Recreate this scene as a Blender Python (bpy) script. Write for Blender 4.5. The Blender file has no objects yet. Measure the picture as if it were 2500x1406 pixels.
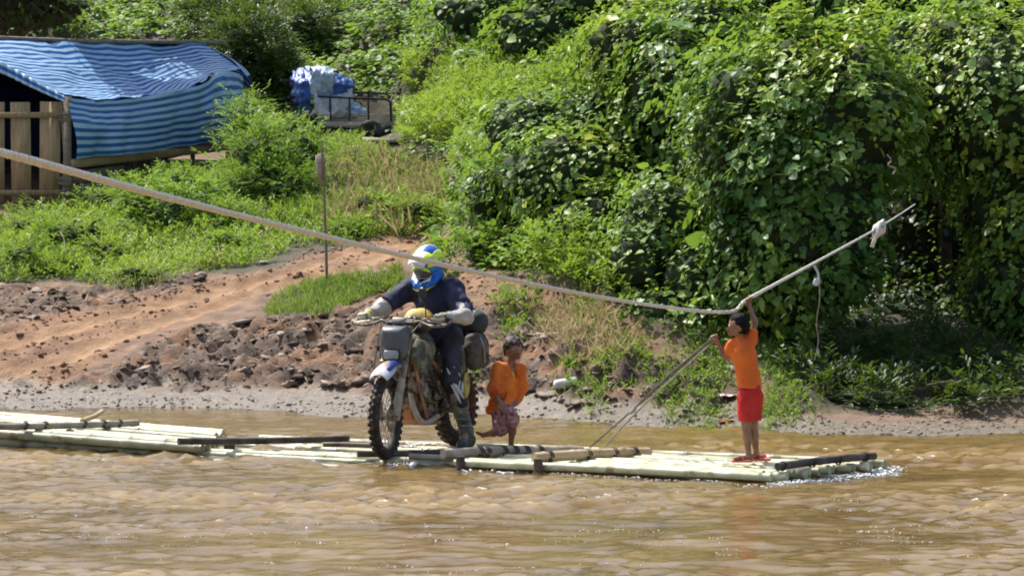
import bpy, bmesh, math, time
import numpy as np
from mathutils import Vector, Matrix
T0 = time.time()
rng = np.random.default_rng(11)
scn = bpy.context.scene
# ---------------------------------------------------------------- camera
F = 8670.0; CAMZ = 3.0; PITCH = math.atan(460/F)
cam_d = bpy.data.cameras.new('camera'); cam_d.sensor_width = 36; cam_d.lens = F/2500*36
cam_d.clip_start = 0.1; cam_d.clip_end = 1000
cam = bpy.data.objects.new('camera', cam_d); scn.collection.objects.link(cam)
cam.location = (0, 0, CAMZ); cam.rotation_euler = (math.pi/2-PITCH, 0, 0); scn.camera = cam
# ---------------------------------------------------------------- sky, sun, exposure
SUN = Vector((-0.40, 0.42, 0.83)).normalized()
SUN_EL = math.asin(SUN.z); SUN_AZ = math.atan2(SUN.x, SUN.y)
world = bpy.data.worlds.new('World'); scn.world = world; world.use_nodes = True
wn = world.node_tree; bg = wn.nodes['Background']
sky = wn.nodes.new('ShaderNodeTexSky'); sky.sky_type = 'NISHITA'; sky.sun_disc = False
sky.sun_elevation = SUN_EL; sky.sun_rotation = SUN_AZ; sky.dust_density = 3.0; sky.air_density = 1.0; sky.ozone_density = 1.0
wn.links.new(sky.outputs[0], bg.inputs[0]); bg.inputs[1].default_value = 0.15
sl = bpy.data.lights.new('sun', 'SUN'); sl.energy = 4.6; sl.angle = math.radians(0.6); sl.color = (1, 0.955, 0.87)
sun = bpy.data.objects.new('sun', sl); scn.collection.objects.link(sun)
sun.rotation_euler = SUN.to_track_quat('Z', 'Y').to_euler(); sun.location = (-5, 30, 20)
scn.view_settings.view_transform = 'Standard'; scn.view_settings.look = 'None'
scn.view_settings.exposure = 0.55; scn.view_settings.gamma = 1
scn.view_settings.use_curve_mapping = False
scn.cycles.max_bounces = 8; scn.cycles.transparent_max_bounces = 8
scn.cycles.filter_width = 1.9
# ---------------------------------------------------------------- helpers
cP, sP = math.cos(PITCH), math.sin(PITCH)
def W(px, py, D):
    a = (px-1250)/F; b = (703-py)/F
    d = Vector((a, cP + b*sP, -sP + b*cP)); t = D/d.y
    return Vector((0, 0, CAMZ)) + d*t
def Wz(px, py, z):
    a = (px-1250)/F; b = (703-py)/F
    d = Vector((a, cP + b*sP, -sP + b*cP)); t = (z-CAMZ)/d.z
    return Vector((0, 0, CAMZ)) + d*t
def PX(P):
    P = np.asarray(P, float); x = P[..., 0]; y = P[..., 1]; z = P[..., 2]-CAMZ
    dep = y*cP - z*sP; up = y*sP + z*cP
    return 1250 + F*x/dep, 703 - F*up/dep
def unit(v): return v/np.maximum(np.linalg.norm(v, axis=-1, keepdims=True), 1e-9)

def _hash(ix, iy, iz):
    h = (ix.astype(np.int64)*374761393 + iy.astype(np.int64)*668265263 + iz.astype(np.int64)*1274126177) & 0xffffffff
    h = ((h ^ (h >> 13))*1274126177) & 0xffffffff
    h = ((h ^ (h >> 16))*2246822519) & 0xffffffff
    return ((h ^ (h >> 15)) & 0xffffff)/float(0xffffff)
def vnoise(P):
    P = np.asarray(P, float); i = np.floor(P).astype(np.int64); f = P-i; f = f*f*(3-2*f)
    r = 0
    for dx in (0, 1):
        wx = f[..., 0] if dx else 1-f[..., 0]
        for dy in (0, 1):
            wy = f[..., 1] if dy else 1-f[..., 1]
            for dz in (0, 1):
                wz = f[..., 2] if dz else 1-f[..., 2]
                r = r + wx*wy*wz*_hash(i[..., 0]+dx, i[..., 1]+dy, i[..., 2]+dz)
    return r*2-1
def fbm(P, o=3, g=0.5):
    r = 0; a = 1; P = np.asarray(P, float)
    for k in range(o):
        r = r + a*vnoise(P + 17.3*k); a *= g; P = P*2.03
    return r
def P3(x, y, z=0.0):
    x, y, z = np.broadcast_arrays(x, y, z); return np.stack([x, y, z], -1)
def inpoly(px, py, poly):
    px = np.asarray(px); py = np.asarray(py); r = np.zeros(px.shape, bool); n = len(poly)
    for i in range(n):
        x1, y1 = poly[i]; x2, y2 = poly[(i+1) % n]
        c = ((y1 > py) != (y2 > py))
        with np.errstate(divide='ignore', invalid='ignore'):
            xi = (x2-x1)*(py-y1)/((y2-y1) if y2 != y1 else 1e-9)+x1
        r ^= c & (px < xi)
    return r

COL = scn.collection
def mesh_np(name, V, Fc, mats=None, smooth=True, parent=None, attrs=None, kind=None):
    """V (n,3); Fc either (m,k) array or list of such arrays"""
    V = np.ascontiguousarray(V, np.float32)
    if not isinstance(Fc, (list, tuple)): Fc = [Fc]
    Fc = [np.asarray(f, np.int32) for f in Fc if len(f)]
    me = bpy.data.meshes.new(name)
    me.vertices.add(len(V)); me.vertices.foreach_set('co', V.ravel())
    li = np.concatenate([f.ravel() for f in Fc]); tot = np.concatenate([np.full(len(f), f.shape[1], np.int32) for f in Fc])
    me.loops.add(len(li)); me.loops.foreach_set('vertex_index', li)
    me.polygons.add(len(tot)); st = np.zeros(len(tot), np.int32); st[1:] = np.cumsum(tot)[:-1]
    me.polygons.foreach_set('loop_start', st)
    try: me.polygons.foreach_set('loop_total', tot)
    except Exception: pass
    me.update(calc_edges=True); me.validate()
    if smooth: me.polygons.foreach_set('use_smooth', np.ones(len(me.polygons), bool))
    if attrs:
        for k, a in attrs.items():
            a = np.asarray(a, np.float32)
            if a.ndim == 1:
                at = me.attributes.new(k, 'FLOAT', 'POINT'); at.data.foreach_set('value', a)
            else:
                at = me.attributes.new(k, 'FLOAT_COLOR', 'POINT'); at.data.foreach_set('color', a.ravel())
    o = bpy.data.objects.new(name, me); COL.objects.link(o)
    if mats is not None: me.materials.append(mats)
    if parent is not None: o.parent = parent
    if kind: o['kind'] = kind
    return o
def tag(o, label=None, cat=None, group=None, kind=None):
    if label: o['label'] = label
    if cat: o['category'] = cat
    if group: o['group'] = group
    if kind: o['kind'] = kind
    return o
def empty(name, loc=(0, 0, 0), rz=0):
    o = bpy.data.objects.new(name, None); COL.objects.link(o); o.location = loc; o.rotation_euler = (0, 0, rz)
    o.empty_display_size = 0.2; return o
def copy_tree(o, parent=None):
    c = o.copy(); COL.objects.link(c)
    if parent is not None: c.parent = parent
    for ch in list(o.children): copy_tree(ch, c)
    return c

class MB:
    """collects shapes, then builds one mesh object"""
    def __init__(s): s.v = []; s.f = {}; s.n = 0; s.uv = []
    def add(s, V, Fs):
        V = np.asarray(V, float).reshape(-1, 3)
        if not isinstance(Fs, (list, tuple)) or (len(Fs) and not hasattr(Fs[0], '__len__')): Fs = [Fs]
        for f in Fs:
            f = np.asarray(f, int)
            if len(f) == 0: continue
            s.f.setdefault(f.shape[1], []).append(f + s.n)
        s.v.append(V); s.n += len(V); return s
    def tube(s, pts, r, n=8, cap=True, closed=False):
        pts = np.array([tuple(p) for p in pts], float); m = len(pts)
        r = np.broadcast_to(np.asarray(r, float), (m,))
        if closed: tg = np.roll(pts, -1, 0)-np.roll(pts, 1, 0)
        else: tg = np.gradient(pts, axis=0)
        tg = unit(tg); ref = np.array((0, 0, 1.0))
        if abs(tg[:, 2]).mean() > 0.8: ref = np.array((1.0, 0, 0))
        a = unit(np.cross(tg, ref)); b = np.cross(tg, a)
        an = np.arange(n)*2*math.pi/n
        V = pts[:, None] + r[:, None, None]*(np.cos(an)[None, :, None]*a[:, None]+np.sin(an)[None, :, None]*b[:, None])
        idx = np.arange(m*n).reshape(m, n); mm = m if closed else m-1
        i0 = idx[:mm]; i1 = idx[(np.arange(mm)+1) % m]
        q = np.stack([i0, np.roll(i0, -1, 1), np.roll(i1, -1, 1), i1], -1).reshape(-1, 4)
        V = V.reshape(-1, 3); fs = [q]
        if cap and not closed:
            V = np.vstack([V, pts[0], pts[-1]]); c0, c1 = m*n, m*n+1
            f0 = np.stack([idx[0], np.full(n, c0), np.roll(idx[0], -1)], -1); f1 = np.stack([np.roll(idx[-1], -1), np.full(n, c1), idx[-1]], -1)
            fs.append(np.vstack([f0, f1]))
        return s.add(V, fs)
    def box(s, c, size, M=None, taper=None):
        hx, hy, hz = [q/2 for q in size]
        V = np.array([(x, y, z) for x in (-hx, hx) for y in (-hy, hy) for z in (-hz, hz)], float)
        if taper is not None: V[V[:, 2] > 0, :2] *= taper
        if M is not None: V = V @ np.array(M.to_3x3() if hasattr(M, 'to_3x3') else M).T
        V = V + np.array(tuple(c))
        return s.add(V, np.array([(0, 1, 3, 2), (4, 6, 7, 5), (0, 4, 5, 1), (2, 3, 7, 6), (0, 2, 6, 4), (1, 5, 7, 3)]))
    def beam(s, a, b, w, h, up=(0, 0, 1)):
        a = Vector(a); b = Vector(b); x = (b-a); L = x.length; x.normalize(); u = Vector(up); y = u.cross(x).normalized(); z = x.cross(y)
        M = Matrix((x, y, z)).transposed()
        return s.box((a+b)/2, (L, w, h), M)
    def lathe(s, prof, n=16, M=None, c=(0, 0, 0), closed=False):
        """prof list of (r, h) about local Z"""
        m = len(prof); an = np.arange(n)*2*math.pi/n
        V = np.array([[(r*math.cos(t), r*math.sin(t), h) for t in an] for r, h in prof]).reshape(-1, 3)
        idx = np.arange(m*n).reshape(m, n); mm = m if closed else m-1
        i0 = idx[:mm]; i1 = idx[(np.arange(mm)+1) % m]
        q = np.stack([i0, np.roll(i0, -1, 1), np.roll(i1, -1, 1), i1], -1).reshape(-1, 4)
        if M is not None: V = V @ np.array(M).T
        return s.add(V+np.array(tuple(c)), [q])
    def xf(s, M):
        M = np.array(M); s.v = [(v @ M[:3, :3].T) + M[:3, 3] for v in s.v]; return s
    def warp(s, fn): s.v = [fn(v) for v in s.v]; return s
    def build(s, name, mat=None, parent=None, smooth=True, attrs=None, bevel=0, kind=None):
        o = mesh_np(name, np.vstack(s.v), [np.vstack(f) for f in s.f.values()], mat, smooth, parent, attrs, kind)
        if bevel:
            b = o.modifiers.new('bevel', 'BEVEL'); b.width = bevel; b.segments = 2; b.limit_method = 'ANGLE'
        if smooth:
            try:
                e = o.modifiers.new('edge_split', 'EDGE_SPLIT'); e.split_angle = math.radians(45)
            except Exception: pass
        return o

# -- implicit surfaces: rounded cones and ellipsoids blended, meshed with surface nets
def surface_nets(val, org, h):
    nx, ny, nz = val.shape
    s = val < 0
    c = [s[i:nx-1+i, j:ny-1+j, k:nz-1+k] for i in (0, 1) for j in (0, 1) for k in (0, 1)]
    cnt = sum(x.astype(np.int8) for x in c); act = (cnt > 0) & (cnt < 8)
    I = np.argwhere(act); idm = -np.ones(act.shape, int); idm[act] = np.arange(len(I))
    corners = np.array([(i, j, k) for i in (0, 1) for j in (0, 1) for k in (0, 1)])
    vals = np.stack([val[I[:, 0]+a, I[:, 1]+b, I[:, 2]+d] for a, b, d in corners], 1)
    acc = np.zeros((len(I), 3)); n = np.zeros(len(I))
    for a in range(8):
        for b in range(a+1, 8):
            if abs(corners[a]-corners[b]).sum() != 1: continue
            va, vb = vals[:, a], vals[:, b]; m = (va < 0) != (vb < 0)
            t = np.where(m, va/np.where(va-vb == 0, 1, va-vb), 0)
            acc += np.where(m[:, None], corners[a]+t[:, None]*(corners[b]-corners[a]), 0); n += m
    V = (I + acc/n[:, None])*h + org
    faces = []
    for ax in range(3):
        sl0 = [slice(1, -1)]*3; sl0[ax] = slice(0, -1); sl1 = [slice(1, -1)]*3; sl1[ax] = slice(1, None)
        s0 = s[tuple(sl0)]; s1 = s[tuple(sl1)]
        E = np.argwhere(s0 != s1)
        if len(E) == 0: continue
        fl = s0[tuple(E.T)]
        off = np.array([1, 1, 1]); off[ax] = 0; E = E + off
        u = (ax+1) % 3; v = (ax+2) % 3
        def at(du, dv):
            Q = E.copy(); Q[:, u] += du; Q[:, v] += dv; return idm[tuple(Q.T)]
        q = np.stack([at(-1, -1), at(0, -1), at(0, 0), at(-1, 0)], 1)
        q[~fl] = q[~fl][:, ::-1]
        faces.append(q[(q >= 0).all(1)])
    return V, np.vstack(faces)
def sdf(name, prims, mat, parent=None, h=0.01, k=0.02, noise=0, nscale=10, cut=None, smooth_it=0, attrs_fn=None):
    """prims: ('c',a,b,ra,rb) rounded cone | ('e',c,(rx,ry,rz)[,R3x3]) ellipsoid | ('-e',...) subtract"""
    pr = []
    for p in prims:
        if p[0] == 'c':
            a = np.array(tuple(p[1]), float); b = np.array(tuple(p[2]), float); r = max(p[3], p[4])
            pr.append((np.minimum(a, b)-r, np.maximum(a, b)+r))
        else:
            c = np.array(tuple(p[1]), float); r = max(p[2]); pr.append((c-r, c+r))
    add = [q for q, p in zip(pr, prims) if not p[0].startswith('-')]
    lo = np.min([q[0] for q in add], 0)-3*h-noise-k*0.3; hi = np.max([q[1] for q in add], 0)+3*h+noise+k*0.3
    n = np.ceil((hi-lo)/h).astype(int)+1
    val = np.full(n, 0.5, np.float32)
    for p, (pl, ph) in zip(prims, pr):
        m = k + 3*h + 0.02
        i0 = np.clip(np.floor((pl-m-lo)/h).astype(int), 0, n); i1 = np.clip(np.ceil((ph+m-lo)/h).astype(int)+1, 0, n)
        if (i1 <= i0).any(): continue
        g = np.stack(np.meshgrid(*[lo[d]+h*np.arange(i0[d], i1[d]) for d in range(3)], indexing='ij'), -1)
        if p[0] == 'c':
            a = np.array(tuple(p[1]), float); b = np.array(tuple(p[2]), float); ab = b-a; t = np.clip(((g-a)@ab)/max(ab@ab, 1e-12), 0, 1)
            d = np.linalg.norm(g-(a+t[..., None]*ab), axis=-1)-(p[3]+t*(p[4]-p[3]))
        else:
            q = g-np.array(tuple(p[1]), float)
            if len(p) > 3: q = q @ np.array(p[3])
            r = np.array(p[2], float); k0 = np.linalg.norm(q/r, axis=-1); k1 = np.linalg.norm(q/(r*r), axis=-1)
            d = k0*(k0-1)/np.maximum(k1, 1e-9)
        sl = tuple(slice(i0[d_], i1[d_]) for d_ in range(3)); o = val[sl]
        if p[0].startswith('-'): val[sl] = np.maximum(o, -d)
        else:
            hh = np.maximum(k-np.abs(o-d), 0)/k; val[sl] = np.minimum(o, d)-hh*hh*k*0.25
    if noise or cut:
        g = np.stack(np.meshgrid(*[lo[d]+h*np.arange(n[d]) for d in range(3)], indexing='ij'), -1)
        near = np.abs(val) < 3*h+noise*2
        if noise: val[near] += noise*fbm(g[near]*nscale, 2)
        if cut: val = np.maximum(val, cut(g))
    val[0] = val[-1] = 1; val[:, 0] = val[:, -1] = 1; val[:, :, 0] = val[:, :, -1] = 1
    V, Q = surface_nets(val, lo, h)
    return mesh_np(name, V, Q, mat, True, parent, attrs_fn(V) if attrs_fn else None)

# ---------------------------------------------------------------- materials
def nt(name):
    m = bpy.data.materials.new(name); m.use_nodes = True; t = m.node_tree; b = t.nodes['Principled BSDF']; return m, t, b
def mat(name, c1, c2=None, rough=0.7, scale=8, bump=0.0, bscale=None, metal=0, spec=0.4, detail=4, stretch=(1, 1, 1), third=None, tscale=3, tedge=0.55):
    m, t, b = nt(name); N = t.nodes; L = t.links
    tc = N.new('ShaderNodeTexCoord'); mp = N.new('ShaderNodeMapping'); mp.inputs['Scale'].default_value = stretch
    L.new(tc.outputs['Object'], mp.inputs[0])
    b.inputs['Roughness'].default_value = rough; b.inputs['Metallic'].default_value = metal; b.inputs['Specular IOR Level'].default_value = spec
    out = None
    if c2:
        n = N.new('ShaderNodeTexNoise'); n.inputs['Scale'].default_value = scale; n.inputs['Detail'].default_value = detail; L.new(mp.outputs[0], n.inputs[0])
        r = N.new('ShaderNodeValToRGB'); r.color_ramp.elements[0].position = 0.36; r.color_ramp.elements[1].position = 0.64
        r.color_ramp.elements[0].color = (*c1, 1); r.color_ramp.elements[1].color = (*c2, 1); L.new(n.outputs[0], r.inputs[0]); out = r.outputs[0]
        if third:
            n2 = N.new('ShaderNodeTexNoise'); n2.inputs['Scale'].default_value = tscale; n2.inputs['Detail'].default_value = 6; n2.inputs['Roughness'].default_value = 0.65; L.new(mp.outputs[0], n2.inputs[0])
            r2 = N.new('ShaderNodeValToRGB'); r2.color_ramp.elements[0].position = tedge-0.04; r2.color_ramp.elements[1].position = tedge+0.04; L.new(n2.outputs[0], r2.inputs[0])
            mx = N.new('ShaderNodeMix'); mx.data_type = 'RGBA'; L.new(r2.outputs[0], mx.inputs[0]); L.new(out, mx.inputs[6]); mx.inputs[7].default_value = (*third, 1); out = mx.outputs[2]
        L.new(out, b.inputs['Base Color'])
    else: b.inputs['Base Color'].default_value = (*c1, 1)
    if bump:
        n = N.new('ShaderNodeTexNoise'); n.inputs['Scale'].default_value = bscale or scale*3; n.inputs['Detail'].default_value = 4; L.new(mp.outputs[0], n.inputs[0])
        bp = N.new('ShaderNodeBump'); bp.inputs['Strength'].default_value = bump; bp.inputs['Distance'].default_value = 0.02; L.new(n.outputs[0], bp.inputs['Height']); L.new(bp.outputs[0], b.inputs['Normal'])
    return m
def leaf_mat(name, stops, trans=0.35, tcol=(0.30, 0.46, 0.04), rough=0.42, spec=0.5):
    m, t, b = nt(name); N = t.nodes; L = t.links
    a = N.new('ShaderNodeAttribute'); a.attribute_name = 'tint'
    r = N.new('ShaderNodeValToRGB'); e = r.color_ramp.elements
    e[0].position = stops[0][0]; e[0].color = (*stops[0][1], 1); e[1].position = stops[-1][0]; e[1].color = (*stops[-1][1], 1)
    for p, c in stops[1:-1]:
        q = e.new(p); q.color = (*c, 1)
    L.new(a.outputs['Fac'], r.inputs[0]); L.new(r.outputs[0], b.inputs['Base Color'])
    b.inputs['Roughness'].default_value = rough; b.inputs['Specular IOR Level'].default_value = spec
    tr = N.new('ShaderNodeBsdfTranslucent'); mul = N.new('ShaderNodeMix'); mul.data_type = 'RGBA'; mul.inputs[0].default_value = 0.55
    L.new(r.outputs[0], mul.inputs[6]); mul.inputs[7].default_value = (*tcol, 1); L.new(mul.outputs[2], tr.inputs[0])
    mx = N.new('ShaderNodeMixShader'); mx.inputs[0].default_value = trans
    L.new(b.outputs[0], mx.inputs[1]); L.new(tr.outputs[0], mx.inputs[2]); L.new(mx.outputs[0], N['Material Output'].inputs[0])
    return m
# ================================================================ TERRAIN
cps = []   # (x, y, z)
def cp(px, py, D): p = W(px, py, D); cps.append((p.x, p.y, p.z))
SHORE = [(-1500, 985), (-600, 985), (0, 992), (400, 988), (900, 1008), (1300, 1014), (1700, 1034), (2100, 1052), (2500, 1052), (3200, 1060), (4200, 1060)]
for px, py in SHORE:
    p = Wz(px, py, 0); cps.append((p.x, p.y, 0)); cps.append((p.x, p.y-3, -0.45)); cps.append((p.x, p.y-9, -0.9))
for c in [(0,930,35.8),(0,860,37.2),(0,760,39.6),(0,690,41.5),(0,600,44.5),(0,530,46.6),(0,505,47.4),(165,508,47.4),(330,450,48.2),(560,395,50.3),
          (300,940,35.6),(300,850,36.9),(300,760,38.8),(300,700,40.6),(300,620,43.3),(300,540,45.2),
          (600,945,35.4),(600,860,36.4),(600,770,38.2),(600,690,40),(600,630,42),(600,540,44.5),(600,440,47.5),
          (900,955,35.0),(900,860,36.0),(900,760,37.6),(900,660,39.8),(900,600,41.8),(900,500,45),(880,365,53),(1080,574,43),(1080,480,46),
          (1150,960,34.6),(1150,860,35.4),(1150,750,36.6),(1150,690,37.4),(1250,640,39),
          (1350,960,34.0),(1350,860,34.9),(1350,770,35.7),(1350,720,36.1),(1500,960,33.6),(1500,850,34.5),(1500,740,35.6),
          (1800,1000,33.0),(1800,900,34.2),(1800,760,36),(2200,1000,33.1),(2200,900,34.8),(2500,1000,33.1),(2500,900,34.8),
          (1300,560,40),(1300,400,44.5),(1300,200,50.5),(1300,0,57),(1700,560,39.5),(1700,300,44.5),(1700,0,51),
          (2200,500,40),(2200,0,50),(2700,500,40),(2700,0,50),(3400,300,42),(3400,900,35),
          (700,310,56.5),(960,320,56.5),(700,200,60),(900,180,60),(600,60,66),(900,0,68),(300,30,68),(0,60,66),(0,300,56),(300,280,57),
          (-400,505,47.5),(-400,700,41),(-400,100,60),(-400,860,37)]: cp(*c)
for x in (-60, -30, 0, 30, 60): cps.append((x, 90, 14)); cps.append((x, 135, 36)); cps.append((x, -10, -1.5)); cps.append((x, 12, -1.3))
for x in (-60, -30, 30, 60): cps.append((x, 60, 4.2)); cps.append((x, 45, 2.2)); cps.append((x, 34.5, 0.05))
cps = np.array(cps); CX = cps[:, :2]
def rbf(A, B): return np.sqrt(((A[:, None]-B[None])**2).sum(-1)+0.5)
_K = rbf(CX, CX)+np.eye(len(CX))*-1e-3
_Pm = np.hstack([np.ones((len(CX), 1)), CX])
_S = np.block([[_K, _Pm], [_Pm.T, np.zeros((3, 3))]])
_wt = np.linalg.solve(_S, np.concatenate([cps[:, 2], np.zeros(3)]))
def base_z(x, y):
    A = np.stack([np.ravel(x), np.ravel(y)], -1); o = np.empty(len(A))
    for i in range(0, len(A), 40000):
        B = A[i:i+40000]; o[i:i+40000] = rbf(B, CX)@_wt[:-3]+_wt[-3]+B@_wt[-2:]
    return o.reshape(np.shape(x))
def lin(a, b, s): return np.arange(a, b, s)
xs = np.concatenate([[-60, -45, -32, -24, -18, -14, -11, -9.5], lin(-8.5, 8.5, 0.055), [9, 10.5, 13, 17, 24, 32, 45, 60]])
ys = np.concatenate([[-10, 5, 15, 22, 27, 30, 31.2], lin(31.8, 41.5, 0.05), lin(41.5, 52, 0.09), lin(52, 72, 0.25), [74, 78, 84, 92, 102, 115, 135]])
GX, GY = np.meshgrid(xs, ys, indexing='ij')
GZ = base_z(GX, GY)
cc = W(860, 300, 55.6); flat_ = np.exp(-((GX-cc.x)/1.3)**4-((GY-cc.y)/1.6)**4); GZ = GZ*(1-flat_)+flat_*(W(860, 345, 55).z-0.03)
gpx, gpy = PX(P3(GX, GY, GZ))
wob = fbm(P3(GX*1.3, GY*1.3), 3)*26
def zone(poly, w=1.0): return inpoly(gpx+wob*w, gpy+wob*0.6*w, poly).astype(float)
def blur(a, n=2):
    for _ in range(n):
        a = (a+np.roll(a, 1, 0)+np.roll(a, -1, 0)+np.roll(a, 1, 1)+np.roll(a, -1, 1))/5
    return a
TRACK = [(-500,870),(0,800),(300,732),(600,665),(850,604),(1090,556),(1120,596),(940,652),(720,690),(560,745),(420,785),(300,835),(190,900),(190,945),(60,975),(-500,985)]
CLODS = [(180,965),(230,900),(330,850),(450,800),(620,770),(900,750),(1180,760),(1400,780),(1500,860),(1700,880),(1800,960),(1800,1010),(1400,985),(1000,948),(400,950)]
CLODS2 = [(-500,690),(0,700),(250,712),(500,665),(520,690),(300,735),(0,785),(-500,820)]
REDSOIL = [(1080,640),(1330,680),(1560,760),(1600,860),(1200,900),(880,870),(880,700)]
VEG = [(560,-400),(3400,-400),(3400,1030),(1920,1010),(1860,930),(1780,890),(1560,800),(1480,730),(1300,690),(1130,640),(1095,545),(1110,440),(980,370),(780,330),(560,330)]  # lower right corner reaches the waterline to paint the shaded strip dark
VEG2 = [(-600,-400),(700,-400),(700,420),(540,380),(120,230),(-600,230)]
GRASSB = [(-600,560),(60,540),(200,500),(300,450),(560,420),(700,340),(900,360),(1090,420),(1100,545),(850,592),(560,655),(300,705),(150,690),(-600,700)]
GPATCH = [(640,755),(720,700),(880,672),(980,652),(990,690),(880,738),(800,775),(660,778)]
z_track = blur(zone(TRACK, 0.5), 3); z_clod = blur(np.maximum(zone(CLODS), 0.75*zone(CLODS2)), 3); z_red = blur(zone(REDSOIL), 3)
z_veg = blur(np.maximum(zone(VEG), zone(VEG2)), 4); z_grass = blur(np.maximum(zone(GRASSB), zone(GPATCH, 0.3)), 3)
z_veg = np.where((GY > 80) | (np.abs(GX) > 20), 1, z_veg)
# wheel ruts: two worn lines along the track
def polyworld(pts, Ds): return np.array([tuple(W(a, b, d))[:2] for (a, b), d in zip(pts, Ds)])
def segdist(x, y, P):
    best = np.full(np.shape(x), 99.0)
    for a, b in zip(P[:-1], P[1:]):
        ab = b-a; t = np.clip(((x-a[0])*ab[0]+(y-a[1])*ab[1])/(ab@ab), 0, 1)
        best = np.minimum(best, np.hypot(x-a[0]-t*ab[0], y-a[1]-t*ab[1]))
    return best
R1 = polyworld([(-500,930),(0,838),(300,762),(600,690),(900,612),(1085,570),(1200,545)], [35.8,37.6,38.8,40,41.6,43.1,45])
R2 = polyworld([(-500,980),(0,910),(160,865),(350,795),(600,722),(900,645),(1085,592)], [35,36.2,36.8,38,39.3,40.4,42.4])
rut = np.exp(-(segdist(GX, GY, R1)/0.20)**2)+np.exp(-(segdist(GX, GY, R2)/0.20)**2)
rut = np.clip(rut, 0, 1)
shoreY = np.interp(GX, [Wz(a, b, 0).x for a, b in SHORE], [Wz(a, b, 0).y for a, b in SHORE])
dshore = GY-shoreY
land = np.clip(dshore/0.7, 0, 1)
nz1 = fbm(P3(GX*6, GY*6, 3.3), 4, 0.55); nz2 = fbm(P3(GX*2.2, GY*2.2, 8.1), 3); rid = 1-np.abs(fbm(P3(GX*4.5, GY*4.5, 1.7), 3))
GZ = GZ + land*(z_clod*(1-0.7*rut*z_track)*(0.080*nz1+0.14*(rid-0.7)+0.06*(0.6-np.abs(fbm(P3(GX*10, GY*8, 4.4), 2)))) + (1-z_clod)*(0.014+.022*z_track*(1-rut))*nz1*(1+z_red*1.5) + 0.05*nz2*z_red)
GZ = GZ - land*z_track*0.085*rut + land*z_track*(1-rut)*0.02*fbm(P3(GX*9, GY*9), 2)
lump = fbm(P3(GX*0.9, GY*0.9, 5.0), 3)
GZ = GZ + (1-flat_)*(1-np.exp(-((GX-cc.x)/1.7)**4-((GY-52.5)/4.0)**4))*z_veg*land*np.clip(0.22+0.45*lump, 0, 2)*np.clip((GY-36)/5, 0.25, 1)
GZ += 0.012*fbm(P3(GX*5, GY*5, 9), 3)*(1-land)*(dshore > -1)
# a small undercut scarp right of the track
sp = W(1290, 735, 36.0)
GZ -= 0.16*np.exp(-((GX-sp.x)/0.55)**2-((GY-sp.y+0.12)/0.16)**2)*(1+0.5*nz1)
nX, nY = GX.shape
idx = np.arange(nX*nY).reshape(nX, nY)
quads = np.stack([idx[:-1, :-1], idx[1:, :-1], idx[1:, 1:], idx[:-1, 1:]], -1).reshape(-1, 4)
wet = np.clip(1-(GZ-0.10-0.05*nz2)/0.10, 0, 1)*(dshore < 3.0)*np.where((GX > 2.1) & (dshore > 0.35), 0.25, 1.0)  # grey thinned at the right so the shaded shore is coloured dark
w_or = np.clip(z_track*(1-.35*np.clip(fbm(P3(GX*1.7, GY*1.7, 6), 3), 0, 1))+0.8*z_red*(1-0.6*np.clip(fbm(P3(GX*3, GY*3, 2), 2)+0.3, 0, 1)), 0, 1)*(1-0.75*z_clod*(1-z_track)*(1-z_red*0.7))
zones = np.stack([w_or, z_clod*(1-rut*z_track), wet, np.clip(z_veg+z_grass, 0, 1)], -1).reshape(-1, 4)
def TZ(x, y):
    x = np.asarray(x, float); y = np.asarray(y, float)
    i = np.clip(np.searchsorted(xs, x)-1, 0, nX-2); j = np.clip(np.searchsorted(ys, y)-1, 0, nY-2)
    a = np.clip((x-xs[i])/(xs[i+1]-xs[i]), 0, 1); b = np.clip((y-ys[j])/(ys[j+1]-ys[j]), 0, 1)
    return GZ[i, j]*(1-a)*(1-b)+GZ[i+1, j]*a*(1-b)+GZ[i, j+1]*(1-a)*b+GZ[i+1, j+1]*a*b
def TZs(p): return float(TZ(np.array([p[0]]), np.array([p[1]]))[0])
def on_ground(px, py, lo=31.5, hi=75):
    D = np.arange(lo, hi, .05); g = np.array([tuple(W(px, py, d)) for d in D]); k = np.where(TZ(g[:, 0], g[:, 1]) > g[:, 2])[0]
    return Vector(g[k[0]]) if len(k) else W(px, py, 40)
def gD(px, py): return on_ground(px, py).y
# soil material: zone weights say which soil lies where, and darken the shaded right shore
m_soil, t, b = nt('soil'); N = t.nodes; L = t.links
at = N.new('ShaderNodeAttribute'); at.attribute_name = 'zones'; sep = N.new('ShaderNodeSeparateColor'); L.new(at.outputs['Color'], sep.inputs[0])
tc = N.new('ShaderNodeTexCoord')
def noi(s, d=5, r=0.6):
    n = N.new('ShaderNodeTexNoise'); n.inputs['Scale'].default_value = s; n.inputs['Detail'].default_value = d; n.inputs['Roughness'].default_value = r; L.new(tc.outputs['Object'], n.inputs[0]); return n.outputs[0]
def ramp(src, p0, c0, p1, c1, mid=None):
    r = N.new('ShaderNodeValToRGB'); r.color_ramp.elements[0].position = p0; r.color_ramp.elements[1].position = p1
    r.color_ramp.elements[0].color = (*c0, 1); r.color_ramp.elements[1].color = (*c1, 1)
    if mid: q = r.color_ramp.elements.new(mid[0]); q.color = (*mid[1], 1)
    L.new(src, r.inputs[0]); return r.outputs[0]
def mixc(f, a, c):
    m = N.new('ShaderNodeMix'); m.data_type = 'RGBA'; L.new(f, m.inputs[0]); L.new(a, m.inputs[6]); L.new(c, m.inputs[7]); return m.outputs[2]
base = ramp(noi(5), 0.35, (0.12, 0.068, 0.042), 0.65, (0.25, 0.15, 0.09))
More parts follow.
